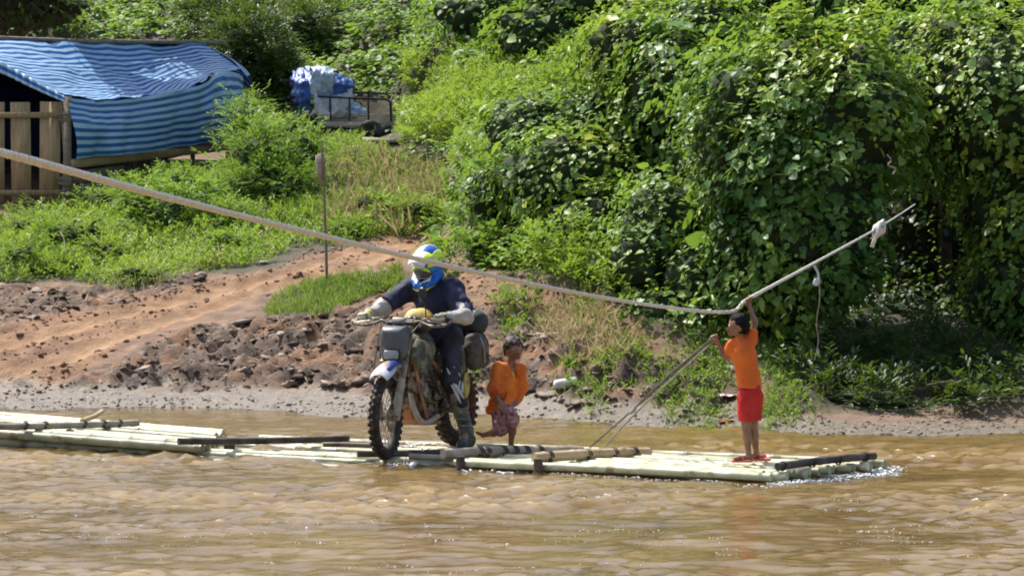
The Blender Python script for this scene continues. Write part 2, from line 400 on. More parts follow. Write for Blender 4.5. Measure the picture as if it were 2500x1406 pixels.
orange = ramp(noi(3.2, 7, 0.7), 0.3, (0.12, 0.058, 0.026), 0.7, (0.30, 0.165, 0.078), (0.5, (0.21, 0.108, 0.05)))
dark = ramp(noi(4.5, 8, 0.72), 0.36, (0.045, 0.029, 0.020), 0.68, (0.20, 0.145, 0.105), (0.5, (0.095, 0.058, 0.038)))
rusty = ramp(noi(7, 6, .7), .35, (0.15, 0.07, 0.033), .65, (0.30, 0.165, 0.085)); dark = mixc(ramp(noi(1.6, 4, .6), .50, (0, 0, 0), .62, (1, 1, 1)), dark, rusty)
grey = ramp(noi(11, 6, 0.65), 0.32, (0.095, 0.072, 0.050), 0.68, (0.22, 0.175, 0.128))
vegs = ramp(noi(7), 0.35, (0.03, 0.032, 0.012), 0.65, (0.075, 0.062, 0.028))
rt = N.new('ShaderNodeAttribute'); rt.attribute_name = 'rut'; pale = ramp(noi(6, 5), .3, (0.30, 0.168, 0.080), .7, (0.44, 0.268, 0.135)); orange = mixc(rt.outputs['Fac'], orange, pale)
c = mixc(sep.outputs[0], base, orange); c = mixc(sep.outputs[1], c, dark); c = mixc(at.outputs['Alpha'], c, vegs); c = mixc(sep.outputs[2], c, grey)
L.new(c, b.inputs['Base Color']); 
rr = N.new('ShaderNodeMapRange'); rr.inputs[3].default_value = 0.85; rr.inputs[4].default_value = 0.42; L.new(sep.outputs[2], rr.inputs[0]); L.new(rr.outputs[0], b.inputs['Roughness'])
bp = N.new('ShaderNodeBump'); bp.inputs['Strength'].default_value = 0.9; bp.inputs['Distance'].default_value = 0.03; L.new(noi(22, 6, 0.7), bp.inputs['Height']); L.new(bp.outputs[0], b.inputs['Normal'])
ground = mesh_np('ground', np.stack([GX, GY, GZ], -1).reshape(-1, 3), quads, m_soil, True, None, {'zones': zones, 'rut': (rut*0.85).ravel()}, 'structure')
tag(ground, 'muddy river bank with rutted orange dirt track rising to a green slope')

# ================================================================ WATER
wx = np.concatenate([[-60, -30, -15, -9], lin(-6.6, 6.6, 0.05), [9, 15, 30, 60]]); wy = np.concatenate([[-10, 0, 8, 14], lin(17.5, 26, 0.045), lin(26, 35.5, 0.035), [37]])
WX, WY = np.meshgrid(wx, wy, indexing='ij')
amp = np.interp(WY, [0, 30, 34, 36], [1, 0.75, 0.4, 0.1])*(np.abs(WX) < 8)
warp_ = fbm(P3(WX*0.5, WY*0.5), 2)
h1 = fbm(P3(WX*1.1+warp_, WY*2.6+warp_*1.5, 0.3), 2); h2 = fbm(P3(WX*6.4+warp_, WY*10.5, 4.0), 3, 0.64)
patch = np.clip(fbm(P3(WX*0.45, WY*0.6, 7.7), 2)+0.55, 0.15, 1.3)
h3 = 1-np.abs(fbm(P3(WX*3.0+2*warp_, WY*5.5+warp_, 2.2), 3, .6))
h4 = fbm(P3(WX*7+warp_, WY*15, 6.1), 2)
WZ = amp*(0.021*h1+0.027*h2*patch+0.026*(h3-.6)*patch+0.010*h4)-0.016
n1, n2 = WX.shape; idx = np.arange(n1*n2).reshape(n1, n2)
m_water, t, b = nt('muddy_water'); N = t.nodes; L = t.links
tc = N.new('ShaderNodeTexCoord'); mp = N.new('ShaderNodeMapping'); mp.inputs['Scale'].default_value = (1, 2.2, 1); L.new(tc.outputs['Object'], mp.inputs[0])
def wn_(s, d=3, r=0.55):
    n = N.new('ShaderNodeTexNoise'); n.inputs['Scale'].default_value = s; n.inputs['Detail'].default_value = d; n.inputs['Roughness'].default_value = r; L.new(mp.outputs[0], n.inputs[0]); return n.outputs[0]
c = ramp(wn_(0.55, 3), 0.35, (0.13, 0.086, 0.032), 0.65, (0.20, 0.135, 0.055))
L.new(c, b.inputs['Base Color']); b.inputs['Subsurface Weight'].default_value = 1.0; b.inputs['Subsurface Radius'].default_value = (1.0, 0.85, 0.6); b.inputs['Subsurface Scale'].default_value = 1.6
b.inputs['Roughness'].default_value = 0.05; b.inputs['IOR'].default_value = 1.33; b.inputs['Specular IOR Level'].default_value = 0.5
b1 = N.new('ShaderNodeBump'); b1.inputs['Strength'].default_value = 0.35; b1.inputs['Distance'].default_value = 0.012; L.new(wn_(14, 3, .6), b1.inputs['Height']); L.new(b1.outputs[0], b.inputs['Normal'])
water = mesh_np('water', np.stack([WX, WY, WZ], -1).reshape(-1, 3), np.stack([idx[:-1, :-1], idx[1:, :-1], idx[1:, 1:], idx[:-1, 1:]], -1).reshape(-1, 4), m_water, True, None, None, 'structure')
tag(water, 'brown muddy river with small ripples and glints')

# ================================================================ CLODS AND STONES (uncountable)
def ico(sub=1):
    bm = bmesh.new(); bmesh.ops.create_icosphere(bm, subdivisions=sub, radius=1); V = np.array([v.co[:] for v in bm.verts]); Fc = np.array([[v.index for v in f.verts] for f in bm.faces]); bm.free(); return V, Fc
def scatter_lumps(name, pts, sizes, mat_, sub=2, flat=0.6, sink=0.25, nz=0.35):
    V0, F0 = ico(sub); n = len(pts); k = len(V0)
    D = V0[None]*(1+nz*fbm(V0[None]*1.6+rng.uniform(0, 90, (n, 1, 3)), 2)[..., None])
    sc = np.stack([rng.uniform(0.75, 1.4, n), rng.uniform(0.7, 1.2, n), rng.uniform(flat*0.7, flat*1.3, n)], -1)*sizes[:, None]
    a = rng.uniform(0, 6.28, n); ca, sa = np.cos(a), np.sin(a); D = D*sc[:, None]
    tl = rng.normal(0, 0.35, n); ct, st = np.cos(tl), np.sin(tl)
    X = D[..., 0]; Y = D[..., 1]*ct[:, None]-D[..., 2]*st[:, None]; Z = D[..., 1]*st[:, None]+D[..., 2]*ct[:, None]
    V = np.stack([X*ca[:, None]-Y*sa[:, None], X*sa[:, None]+Y*ca[:, None], Z], -1)+pts[:, None]
    V[..., 2] += (sizes*flat*(1-2*sink))[:, None]
    tint = np.repeat(rng.uniform(0, 1, n), k)
    return mesh_np(name, V.reshape(-1, 3), (F0[None]+(np.arange(n)*k)[:, None, None]).reshape(-1, 3), mat_, True, None, {'tint': tint}, 'stuff')
def tint_mat(name, stops, rough=0.8, bump=0.6, bs=30, spec=0.3):
    m, t, b = nt(name); N = t.nodes; L = t.links
    a = N.new('ShaderNodeAttribute'); a.attribute_name = 'tint'; tc = N.new('ShaderNodeTexCoord'); n = N.new('ShaderNodeTexNoise'); n.inputs['Scale'].default_value = bs; n.inputs['Detail'].default_value = 4; L.new(tc.outputs['Object'], n.inputs[0])
    ad = N.new('ShaderNodeMath'); ad.operation = 'MULTIPLY_ADD'; ad.inputs[1].default_value = 0.5; L.new(n.outputs[0], ad.inputs[0]); 
    s2 = N.new('ShaderNodeMath'); s2.operation = 'MULTIPLY_ADD'; s2.inputs[1].default_value = 0.8; s2.inputs[2].default_value = -0.15; L.new(a.outputs['Fac'], s2.inputs[0]); L.new(s2.outputs[0], ad.inputs[2])
    r = N.new('ShaderNodeValToRGB'); e = r.color_ramp.elements; e[0].position = stops[0][0]; e[0].color = (*stops[0][1], 1); e[1].position = stops[-1][0]; e[1].color = (*stops[-1][1], 1)
    for p, c in stops[1:-1]: q = e.new(p); q.color = (*c, 1)
    L.new(ad.outputs[0], r.inputs[0]); L.new(r.outputs[0], b.inputs['Base Color']); b.inputs['Roughness'].default_value = rough; b.inputs['Specular IOR Level'].default_value = spec
    bp = N.new('ShaderNodeBump'); bp.inputs['Strength'].default_value = bump; bp.inputs['Distance'].default_value = 0.02; L.new(n.outputs[0], bp.inputs['Height']); L.new(bp.outputs[0], b.inputs['Normal'])
    return m
m_clod = tint_mat('dried_mud', [(0.0, (0.05, 0.034, 0.026)), (0.3, (0.10, 0.064, 0.043)), (0.55, (0.165, 0.115, 0.08)), (0.78, (0.28, 0.225, 0.18)), (1.0, (0.29, 0.145, 0.075))], 0.75)
m_rclod = tint_mat('red_clods', [(0.0, (0.12, 0.06, 0.035)), (0.4, (0.20, 0.11, 0.062)), (1.0, (0.36, 0.22, 0.13))], 0.85)
m_pebble = tint_mat('wet_pebbles', [(0.0, (0.09, 0.07, 0.052)), (0.5, (0.18, 0.145, 0.11)), (1.0, (0.36, 0.32, 0.27))], 0.4)
def sample_zone(polys, n, x0=-7, x1=7, y0=32.5, y1=62, excl=(), wobble=0.8, ydens=None):
    out = []; tot = 0; tries = 0
    while tot < n and tries < 60:
        tries += 1
        x = rng.uniform(x0, x1, 60000); y = rng.uniform(y0, y1, 60000); z = TZ(x, y); px, py = PX(P3(x, y, z))
        wb = fbm(P3(x*1.7, y*1.7), 2)*22*wobble; k = np.zeros(len(x), bool)
        for p in polys: k |= inpoly(px+wb, py+wb*0.6, p)
        for p in excl: k &= ~inpoly(px+wb, py+wb*0.5, p)
        q = np.stack([x, y, z], -1)[k]; out.append(q); tot += len(q)
    return np.vstack(out)[:n]
# clods lie thickest where the tongue of dark soil was churned
P = sample_zone([CLODS, CLODS2], 2300, y1=43, excl=[[(-500,850),(300,780),(330,850),(210,960),(-500,1000)]])
s = np.exp(rng.normal(math.log(0.021), 0.6, len(P))).clip(0.012, 0.10)
tag(scatter_lumps('mud_clods', P, s, m_clod, 2, 0.42, 0.8, 1.1), 'dark churned mud clods heaped along the bank', kind='stuff')
P = sample_zone([REDSOIL, TRACK], 2600, y1=44, excl=[CLODS])
keep = (np.minimum(segdist(P[:, 0], P[:, 1], R1), segdist(P[:, 0], P[:, 1], R2)) > 0.22); P = P[keep]
s = np.exp(rng.normal(math.log(0.014), 0.5, len(P))).clip(0.008, 0.06)
tag(scatter_lumps('earth_clods', P, s, m_rclod, 1, 0.6, 0.35, 0.4), 'small reddish clods of earth beside the ruts', kind='stuff')
SH = [(-300,930),(900,948),(1500,985),(2600,1015),(2600,1075),(1700,1055),(900,1025),(-300,1010)]
P = sample_zone([SH], 2200, y0=31, y1=38, wobble=0.2); P = P[P[:, 2] > -0.03]; P = P[(P[:, 2] < 0.05) | (rng.random(len(P)) < 0.25)]
s = np.exp(rng.normal(math.log(0.011), 0.4, len(P))).clip(0.005, 0.04)
tag(scatter_lumps('pebbles', P, s, m_pebble, 1, 0.55, 0.3, 0.3), 'wet pebbles and mud crumbs at the waterline', kind='stuff')
# ================================================================ VEGETATION
HEART_V = np.array([(0,0,0),(-.30,-.08,.03),(-.50,.22,.09),(-.40,.58,.06),(0,1,-.10),(.40,.58,.06),(.50,.22,.09),(.30,-.08,.03),(0,.38,-.03)], float)
HEART_F = np.array([(8,0,1),(8,1,2),(8,2,3),(8,3,4),(8,4,5),(8,5,6),(8,6,7),(8,7,0)])
LANCE_V = np.array([(0,0,0),(-.19,.35,.05),(-.13,.72,.0),(0,1,-.12),(.13,.72,.0),(.19,.35,.05),(0,.5,-.03)], float)
LANCE_F = np.array([(6,0,1),(6,1,2),(6,2,3),(6,3,4),(6,4,5),(6,5,0)])
OVAL_V = np.array([(0,0,0),(-.30,.30,.06),(-.24,.72,.03),(0,1,-.08),(.24,.72,.03),(.30,.30,.06),(0,.5,-.03)], float)
BLADE_V = np.array([(-.03,0,0),(.03,0,0),(-.035,.4,.03),(.035,.4,.03),(-.022,.75,-.05),(.022,.75,-.05),(0,1,-.22)], float)
BLADE_F = np.array([(0,1,3),(0,3,2),(2,3,5),(2,5,4),(4,5,6)])
TPL = {'heart': (HEART_V, HEART_F), 'lance': (LANCE_V, LANCE_F), 'oval': (OVAL_V, LANCE_F), 'blade': (BLADE_V, BLADE_F)}
def basis(Dir, Nrm):
    y = unit(Dir); x = unit(np.cross(y, Nrm)); z = np.cross(x, y); return x, y, z
def leaves_geo(kind, P, Dir, Nrm, size):
    V0, F0 = TPL[kind]; x, y, z = basis(Dir, Nrm); k = len(V0)
    V = P[:, None]+size[:, None, None]*(V0[None, :, 0:1]*x[:, None]+V0[None, :, 1:2]*y[:, None]+V0[None, :, 2:3]*z[:, None])
    Fq = F0[None]+(np.arange(len(P))*k)[:, None, None]
    return V.reshape(-1, 3), Fq.reshape(-1, 3), k
class LB:
    def __init__(s): s.V = []; s.F = []; s.T = []; s.n = 0
    def add(s, kind, P, Dir, Nrm, size, tint):
        V, Fq, k = leaves_geo(kind, P, Dir, Nrm, size); s.V.append(V); s.F.append(Fq+s.n); s.n += len(V); s.T.append(np.repeat(tint, k)); return s
    def build(s, name, m, parent=None, kind=None):
        return mesh_np(name, np.vstack(s.V), np.vstack(s.F), m, False, parent, {'tint': np.concatenate(s.T)}, kind)
def rdir(n): return unit(rng.normal(size=(n, 3)))
UPV = np.array((0, 0, 1.0)); SUNV = np.array(tuple(SUN))
def lay_leaves(lb, kind, P, Nrm, size, tint, droop=0.6, spread=0.55, face=0.95):
    """leaves that lie over a surface, tips hanging, blades turned to the light"""
    n = len(P); nn = unit(Nrm+rdir(n)*spread+SUNV*face)
    dn = unit(-UPV*droop+rdir(n)*0.75+Nrm*0.35); dn = unit(dn-nn*(dn*nn).sum(-1, keepdims=True)*0.85)
    lb.add(kind, P, dn, nn, size, tint)
def sprays(lb, kind, P, Dir, length, nleaf, lsize, tint, droop=0.35):
    """twigs with leaves on both sides"""
    n = len(P); side = unit(np.cross(Dir, UPV)+rdir(n)*0.2)
    for i in range(nleaf):
        t = (i+0.6)/nleaf; q = P+Dir*(length*t)[:, None]-UPV*(droop*length*t*t)[:, None]
        sg = 1 if i % 2 else -1
        d = unit(Dir*(0.55+0.5*t)+side*sg*(1-0.4*t)-UPV*droop*t*0.9+rdir(n)*0.25)
        nn = unit(UPV*0.9+SUNV*0.3+rdir(n)*0.45+np.cross(side, Dir)*0.1)
        lb.add(kind, q, d, nn, lsize*rng.uniform(0.7, 1.15, n)*(1-0.25*t), np.clip(tint+rng.normal(0, 0.05, n), 0, 1))
def grass(lb, P, h, tint, lean=0.35):
    n = len(P); d = unit(UPV+rdir(n)*lean); nn = unit(np.cross(d, rdir(n))); lb.add('blade', P, d, nn, h, tint)

G_DARK, G_MID, G_LIT, G_YEL = (0.018, 0.055, 0.016), (0.045, 0.120, 0.020), (0.095, 0.20, 0.026), (0.25, 0.33, 0.03)
m_vine = leaf_mat('vine_leaf', [(0, (0.04, 0.11, 0.028)), (0.35, (0.10, 0.21, 0.042)), (0.7, (0.20, 0.32, 0.06)), (0.9, (0.28, 0.39, 0.06)), (1.0, (0.50, 0.50, 0.04))], 0.38, rough=0.45, spec=0.45)
m_creep = leaf_mat('creeper_leaf', [(0, (0.04, 0.11, 0.022)), (0.4, (0.10, 0.21, 0.032)), (0.8, (0.19, 0.32, 0.045)), (1.0, (0.30, 0.35, 0.045))], 0.42, rough=0.52, spec=0.38)
m_fern = leaf_mat('fern_leaf', [(0, (0.07, 0.15, 0.02)), (0.5, (0.17, 0.28, 0.03)), (1.0, (0.33, 0.39, 0.06))], 0.42, rough=0.5, spec=0.35)
m_dark = leaf_mat('dark_leaf', [(0, (0.010, 0.03, 0.010)), (0.6, (0.022, 0.06, 0.014)), (1.0, (0.055, 0.11, 0.02))], 0.22, rough=0.5)  # deep green, taken darker still to put the right hollow's shade into colour
m_grass = leaf_mat('grass_blade', [(0, (0.07, 0.12, 0.022)), (0.45, (0.13, 0.22, 0.03)), (0.72, (0.22, 0.30, 0.05)), (1.0, (0.42, 0.34, 0.17))], 0.4, rough=0.5, spec=0.3)
m_dry = leaf_mat('dry_grass', [(0, (0.13, 0.16, 0.04)), (0.45, (0.30, 0.25, 0.10)), (1.0, (0.52, 0.42, 0.24))], 0.35, tcol=(0.5, 0.4, 0.2), rough=0.6, spec=0.3)
m_stem = mat('stem_bark', (0.055, 0.042, 0.026), (0.12, 0.09, 0.055), 0.85, 14, 0.5)
m_shade_core = mat('shade_core', (0.016, 0.030, 0.009), (0.04, 0.055, 0.018), 0.9, 9, 0.8, 25)  # solid dark filler; its colour stands in for shade inside the crowns
ICO4 = ico(4)
class Mound:
    def __init__(s, ells, seed):
        s.e = [(np.array(tuple(W(px, py, D))), np.array((rx*D/F, rd, ry*D/F)), seed+i*3.7) for i, (px, py, D, rx, ry, rd) in enumerate(ells)]
    def radius(s, u, sd): return 1+0.20*fbm(u*1.8+sd, 2)+0.22*fbm(u*4.2+sd, 2)+0.10*(1-np.abs(fbm(u*9+sd, 2)))-.05
    def inside(s, P, skip, f=0.86):
        r = np.zeros(len(P), bool)
        for i, (c, rr, sd) in enumerate(s.e):
            if i == skip: continue
            r |= (((P-c)/(rr*f))**2).sum(-1) < 1
        return r
    def sample(s, dens, layer=(0.86, 1.04)):
        Ps = []; Ns = []
        for i, (c, rr, sd) in enumerate(s.e):
            area = 4*math.pi*((rr[0]*rr[1])**1.6/3+(rr[0]*rr[2])**1.6/3+(rr[1]*rr[2])**1.6/3)**(1/1.6)
            n = int(area*dens); u = rdir(n); f = rng.uniform(*layer, n)
            P = c+u*rr*(s.radius(u, sd)*f)[:, None]; Nn = unit(u/rr)
            k = (Nn[:, 1] < 0.35) | (Nn[:, 2] > 0.35); k &= ~s.inside(P, i); k &= P[:, 2] > TZ(P[:, 0], P[:, 1])-0.02
            Ps.append(P[k]); Ns.append(Nn[k])
        return np.vstack(Ps), np.vstack(Ns)
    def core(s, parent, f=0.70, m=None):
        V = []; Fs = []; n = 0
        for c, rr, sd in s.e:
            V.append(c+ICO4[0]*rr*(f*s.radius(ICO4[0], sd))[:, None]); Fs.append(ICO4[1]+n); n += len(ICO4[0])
        return mesh_np('shade_core', np.vstack(V), np.vstack(Fs), m or m_shade_core, True, parent, None, 'stuff')
    def trunk(s, parent, n=3, r=0.06):
        outl = []
        for i in range(n):
            mb = MB(); c, rr, sd = s.e[i % len(s.e)]; x = c[0]+rng.uniform(-.3, .3)*rr[0]; y = c[1]+rng.uniform(-.1, .3)*rr[1]
            z0 = TZs((x, y))-0.15; top = c+np.array((0, 0, rr[2]*0.6)); m1 = np.array((x+rng.uniform(-.1, .1), y, (z0+top[2])/2))
            mb.tube([(x, y, z0), m1, tuple(top)], [r*1.4, r, r*0.4], 7)
            for q in range(3):
                e = m1+np.array((rng.uniform(-1, 1)*rr[0]*0.7, rng.uniform(-.6, .3)*rr[1], rr[2]*rng.uniform(.2, .8))); mb.tube([tuple(m1), tuple((m1+e)/2+(0, 0, .1)), tuple(e)], [r*.6, r*.4, r*.15], 5)
            outl.append(mb.build('trunk' if i == 0 else 'stem', m_stem, parent))
        return outl
def tnt(P, lo=0.15, hi=0.75, sc=1.1, sd=0):
    return np.clip(lo+(hi-lo)*(0.5+0.55*fbm(P*sc+sd, 2))+rng.normal(0, 0.17, len(P)), 0, 0.95)

def vine_tree(name, label, cat, ells, seed, dens, lsize, kind='heart', m=None, tl=(0.1, 0.75), singles=0, group=None, strands=0, trunk=3, layer=(0.84, 1.05)):
    md = Mound(ells, seed); c0 = md.e[0][0]; x, y = c0[0], c0[1]
    root = empty(name, (x, y, TZs((x, y)))); root['label'] = label; root['category'] = cat
    root['group'] = group or {'tree': 'trees smothered in vines', 'bush': 'bushes on the bank', 'shrub': 'shrubs on the slope'}[cat]
    inv = Matrix.Translation(-Vector(root.location)); inv3 = np.array(root.location)
    P, Nn = md.sample(dens*(1.25 if 'spray' in kind else 1), (0.55, 1.05) if ('spray' in kind and layer[0] == .84) else layer); P = P-0; lb = LB(); tint = tnt(P, *tl, sd=seed)
    yel = rng.random(len(P)) < 0.010; tint[yel] = 1.0
    # tufts: leaves lift off the surface in clumps and leave gaps between them
    cl = fbm(P*3.2+seed, 2); keep = cl > -0.55; P = P[keep]+Nn[keep]*(0.13*np.clip(cl[keep], -.5, 1))[:, None]; Nn = Nn[keep]; tint = tint[keep]
    sz = lsize*np.exp(rng.normal(0, 0.34, len(P)))
    if singles:
        front = (Nn[:, 1] < -0.15)&(np.linalg.norm((P-c0)/md.e[0][1], axis=1) > 0.9); ii = rng.choice(np.where(front)[0], min(singles, front.sum()), replace=False)
        msk = np.ones(len(P), bool); msk[ii] = False
        variants = []
        for v in range(8):
            vv, ff = TPL['heart']; vv = vv.copy(); vv[:, 2] *= rng.uniform(0.5, 2.0); vv[:, 0] *= rng.uniform(0.85, 1.1)
            o = mesh_np('leaf', vv, ff, m, False, None, {'tint': np.full(len(vv), (v+0.5)/9)}); variants.append(o)
        for q, i in enumerate(ii):
            nn = unit((Nn[i]+rdir(1)[0]*0.45+SUNV*0.4)[None])[0]; d = unit((-UPV*0.8+rdir(1)[0]*0.5)[None])[0]; d = unit((d-nn*(d@nn))[None])[0]
            xx, yy, zz = basis(d[None], nn[None]); M = np.eye(4); s_ = lsize*1.2*rng.uniform(0.8, 1.25)
            M[:3, 0] = xx[0]*s_; M[:3, 1] = yy[0]*s_; M[:3, 2] = zz[0]*s_; M[:3, 3] = P[i]+Nn[i]*0.04-inv3
            k = min(7, int(tint[i]*8)); o = variants[k] if variants[k].parent is None else variants[k].copy()
            if o.parent is None and o.name not in COL.objects: COL.objects.link(o)
            o.parent = root; o.matrix_local = Matrix(M.tolist())
            if o is not variants[k] and o.name not in COL.objects: COL.objects.link(o)
        for v in variants:
            if v.parent is None: bpy.data.objects.remove(v)
        P = P[msk]; Nn = Nn[msk]; tint = tint[msk]; sz = sz[msk]
    P = P-inv3
    if kind == 'spray':
        k = len(P); d = unit(Nn+UPV*0.55+rdir(k)*0.6); sprays(lb, 'lance' , P, d, sz*3.2, 7, sz*1.25, tint)
    elif kind == 'ospray':
        k = len(P); d = unit(Nn+UPV*0.2+rdir(k)*0.7); sprays(lb, 'oval' , P, d, sz*2.6, 5, sz*1.3, tint, 0.5)
    else:
        u_ = rng.random(len(P)); k1 = u_ < .62; k2 = (u_ >= .62) & (u_ < .9); k3 = u_ >= .9
        lay_leaves(lb, kind, P[k1], Nn[k1], sz[k1], tint[k1]); lay_leaves(lb, 'oval', P[k2], Nn[k2], sz[k2]*.85, np.clip(tint[k2]+.08, 0, .95), .5, .9)
        d = unit(Nn[k3]+rdir(k3.sum())*.7); sprays(lb, 'lance', P[k3], d, sz[k3]*2.2, 4, sz[k3]*.9, np.clip(tint[k3]+.05, 0, .95), .5)
    if strands:   # trailing runners hanging in front of the hollow
        for q in range(strands):
            i = rng.integers(len(P)); L_ = rng.uniform(.3, .9); n = int(L_/lsize*2.2); t = np.linspace(0, 1, n)
            Q = P[i]+Nn[i]*0.08+np.stack([0.06*np.sin(t*5+q), -0.03*t, -L_*t], -1)+rng.normal(0, .015, (n, 3))
            lay_leaves(lb, 'heart', Q, np.tile(np.array((0, -1.0, .3)), (n, 1)), lsize*rng.uniform(.6, 1, n)*(1-.4*t), np.clip(tint[i]+.15+t*.1+0*t, 0, .9))
    f = lb.build('foliage', m, root, 'stuff')
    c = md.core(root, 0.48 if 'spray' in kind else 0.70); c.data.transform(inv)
    if trunk: [tk.data.transform(inv) for tk in md.trunk(root, trunk)]
    return root
# ---- the great vine-smothered trees on the right
vine_tree('vine_covered_tree', 'tall tree smothered in broad round vine leaves behind the child holding the rope', 'tree',
  [(1930,300,36.0,250,250,1.1),(1960,520,35.3,205,240,0.8),(1850,420,35.6,165,240,0.9),(2060,300,35.6,160,240,0.9),(1890,700,35.1,115,150,0.55),(1790,640,35.2,85,150,0.5),(2030,640,35.0,110,120,0.5)],
  3, 420, 0.072, 'heart', m_vine, (0.05, 0.85), singles=260, strands=40)
vine_tree('vine_covered_tree', 'vine draped tree with gleaming leaves at the right edge above the dark hollow', 'tree',
  [(2420,260,36.4,230,250,1.1),(2300,180,37.0,200,190,1.0),(2480,520,36.0,150,200,0.8),(2460,700,35.6,100,130,0.6),(2250,270,38.5,200,150,1.3),(2620,500,36,180,380,1.0),(2560,800,35.3,110,110,.5)],
  41, 400, 0.062, 'heart', m_vine, (0.2, 0.95), strands=30)
vine_tree('vine_covered_bush', 'bush hung with small dark round leaves left of the tall vine covered tree', 'bush',
  [(1620,560,36.3,130,150,0.7),(1560,660,35.9,110,100,0.5),(1690,700,35.4,90,110,0.5),(1600,760,35.2,75,60,0.35),(1700,800,34.9,60,50,0.3)],
  77, 310, 0.062, 'heart', m_vine, (0.1, 0.75), strands=25)
vine_tree('vine_covered_tree', 'leaning tree with yellow green vine leaves, left of the tallest vine mass', 'tree',
  [(1640,220,38.6,130,190,0.8),(1560,130,39.4,150,130,0.8),(1700,90,39.5,150,120,0.8),(1520,400,38.8,80,130,0.5)],
  101, 300, 0.078, 'heart', m_vine, (0.35, 0.9), strands=20)
vine_tree('vine_covered_bush', 'rounded bush of glossy leaves on the slope above the dirt bank', 'bush',
  [(1380,430,38.5,190,120,0.8),(1300,330,40.0,150,120,0.8),(1450,560,37.8,150,110,0.7),(1230,480,39.2,130,100,0.6),(1480,300,39.5,110,110,0.6)],
  131, 290, 0.066, 'heart', m_vine, (0.3, 0.85), strands=10)
vine_tree('leafy_shrub', 'low light green shrub spreading over the bank just right of the helmet', 'shrub',
  [(1230,620,38.6,170,70,0.6),(1380,640,37.6,130,75,0.5),(1150,560,40.2,90,60,0.5),(1480,700,36.6,70,60,0.4)],
  151, 260, 0.045, 'ospray', m_creep, (0.45, 0.95), trunk=2)
vine_tree('vine_covered_tree', 'far vine covered tree crowning the top of the slope at the right', 'tree',
  [(2050,10,42.5,280,120,1.2),(2350,-10,43,260,130,1.2),(1830,0,43,160,110,1.0),(2600,60,42,200,160,1)],
  171, 220, 0.08, 'heart', m_creep, (0.35, 0.85))
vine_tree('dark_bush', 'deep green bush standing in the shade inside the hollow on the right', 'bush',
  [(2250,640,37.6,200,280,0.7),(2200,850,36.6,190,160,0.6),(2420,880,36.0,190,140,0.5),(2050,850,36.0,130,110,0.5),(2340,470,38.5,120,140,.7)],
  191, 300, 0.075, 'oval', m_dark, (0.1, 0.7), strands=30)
vine_tree('creeper_bush', 'bush with a bare woody patch near the top middle of the picture', 'bush',
  [(1330,90,gD(1330,150),160,90,0.9),(1180,40,gD(1180,90),150,80,0.9),(1420,10,gD(1420,80),140,90,.8)], 211, 120, 0.085, 'heart', m_creep, (0.2, 0.8))
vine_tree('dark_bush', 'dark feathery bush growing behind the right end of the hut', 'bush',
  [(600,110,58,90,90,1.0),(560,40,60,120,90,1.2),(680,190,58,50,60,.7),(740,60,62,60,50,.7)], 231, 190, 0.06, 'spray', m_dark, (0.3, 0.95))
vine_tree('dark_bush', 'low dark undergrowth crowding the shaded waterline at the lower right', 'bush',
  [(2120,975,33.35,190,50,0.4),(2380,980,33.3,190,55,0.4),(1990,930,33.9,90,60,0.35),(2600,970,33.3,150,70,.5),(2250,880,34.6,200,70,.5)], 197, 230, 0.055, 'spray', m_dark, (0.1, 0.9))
# ---- bushes on the left bank
vine_tree('weedy_bush', 'pale weedy clump standing before the base beam of the hut', 'bush',
  [(330,455,46.4,80,32,0.35),(450,442,46.8,80,32,0.35),(250,485,46.0,60,30,0.3)], 295, 240, 0.036, 'spray', m_fern, (0.3, 1.0))
vine_tree('leafy_shrub', 'bright weeds pressed against the right end of the hut', 'shrub',
  [(600,300,48.6,60,70,0.4),(660,340,49.2,70,50,0.4),(700,330,50.5,40,40,.3)], 297, 220, 0.042, 'spray', m_creep, (0.4, 1.0))
vine_tree('bushy_shrub', 'large round shrub in front of the hut, dark at its foot', 'shrub',
  [(640,400,46.2,110,110,0.6),(700,470,45.6,90,80,0.5),(600,470,45.6,100,80,0.5),(740,380,46.5,70,80,0.45)], 251, 260, 0.040, 'spray', m_creep, (0.25, 0.8))
vine_tree('bushy_shrub', 'smaller shrub with pale leaves left of the large round shrub', 'shrub',
  [(410,530,44.6,95,80,0.5),(490,500,45.2,80,65,0.45),(340,505,45,70,60,.4),(540,560,44,60,50,.3)], 271, 260, 0.038, 'ospray', m_creep, (0.3, 0.85))
vine_tree('weedy_bush', 'low weedy bush spreading below the wooden gate', 'bush',
  [(180,580,43.6,120,72,0.5),(270,630,42.6,85,55,0.4),(60,630,42.4,85,52,0.4),(150,650,42.2,75,42,.35)], 291, 280, 0.036, 'spray', m_fern, (0.2, 0.85))
for k_, (qx, qy, rx_, ry_, kd_, mm_, lb_) in enumerate([(60,555,60,26,'spray',m_fern,'small pale weed clump at the left edge below the gate'),(560,590,60,28,'ospray',m_creep,'low leafy clump in the grass left of the stake'),
   (545,520,50,40,'spray',m_creep,'dark leafed clump tucked under the large round shrub'),(830,560,50,22,'spray',m_fern,'small yellowish clump beside the stake at the edge of the track'),
   (905,500,60,36,'ospray',m_creep,'clump of fresh leaves standing in the dry grass'),(330,665,60,20,'spray',m_fern,'bright low clump on the upper edge of the track'),(1010,520,60,40,'spray',m_fern,'ferny clump where the track vanishes round the slope')]):
    gd = gD(qx, qy+ry_)
    vine_tree('weedy_bush', lb_, 'bush', [(qx,qy,gd+.1,rx_,ry_,.3),(qx+rx_*.7,qy+ry_*.3,gd+.05,rx_*.6,ry_*.6,.25)], 400+k_*7, 260, .038, kd_, mm_, (.25+.1*(k_ % 3), .95), trunk=1)
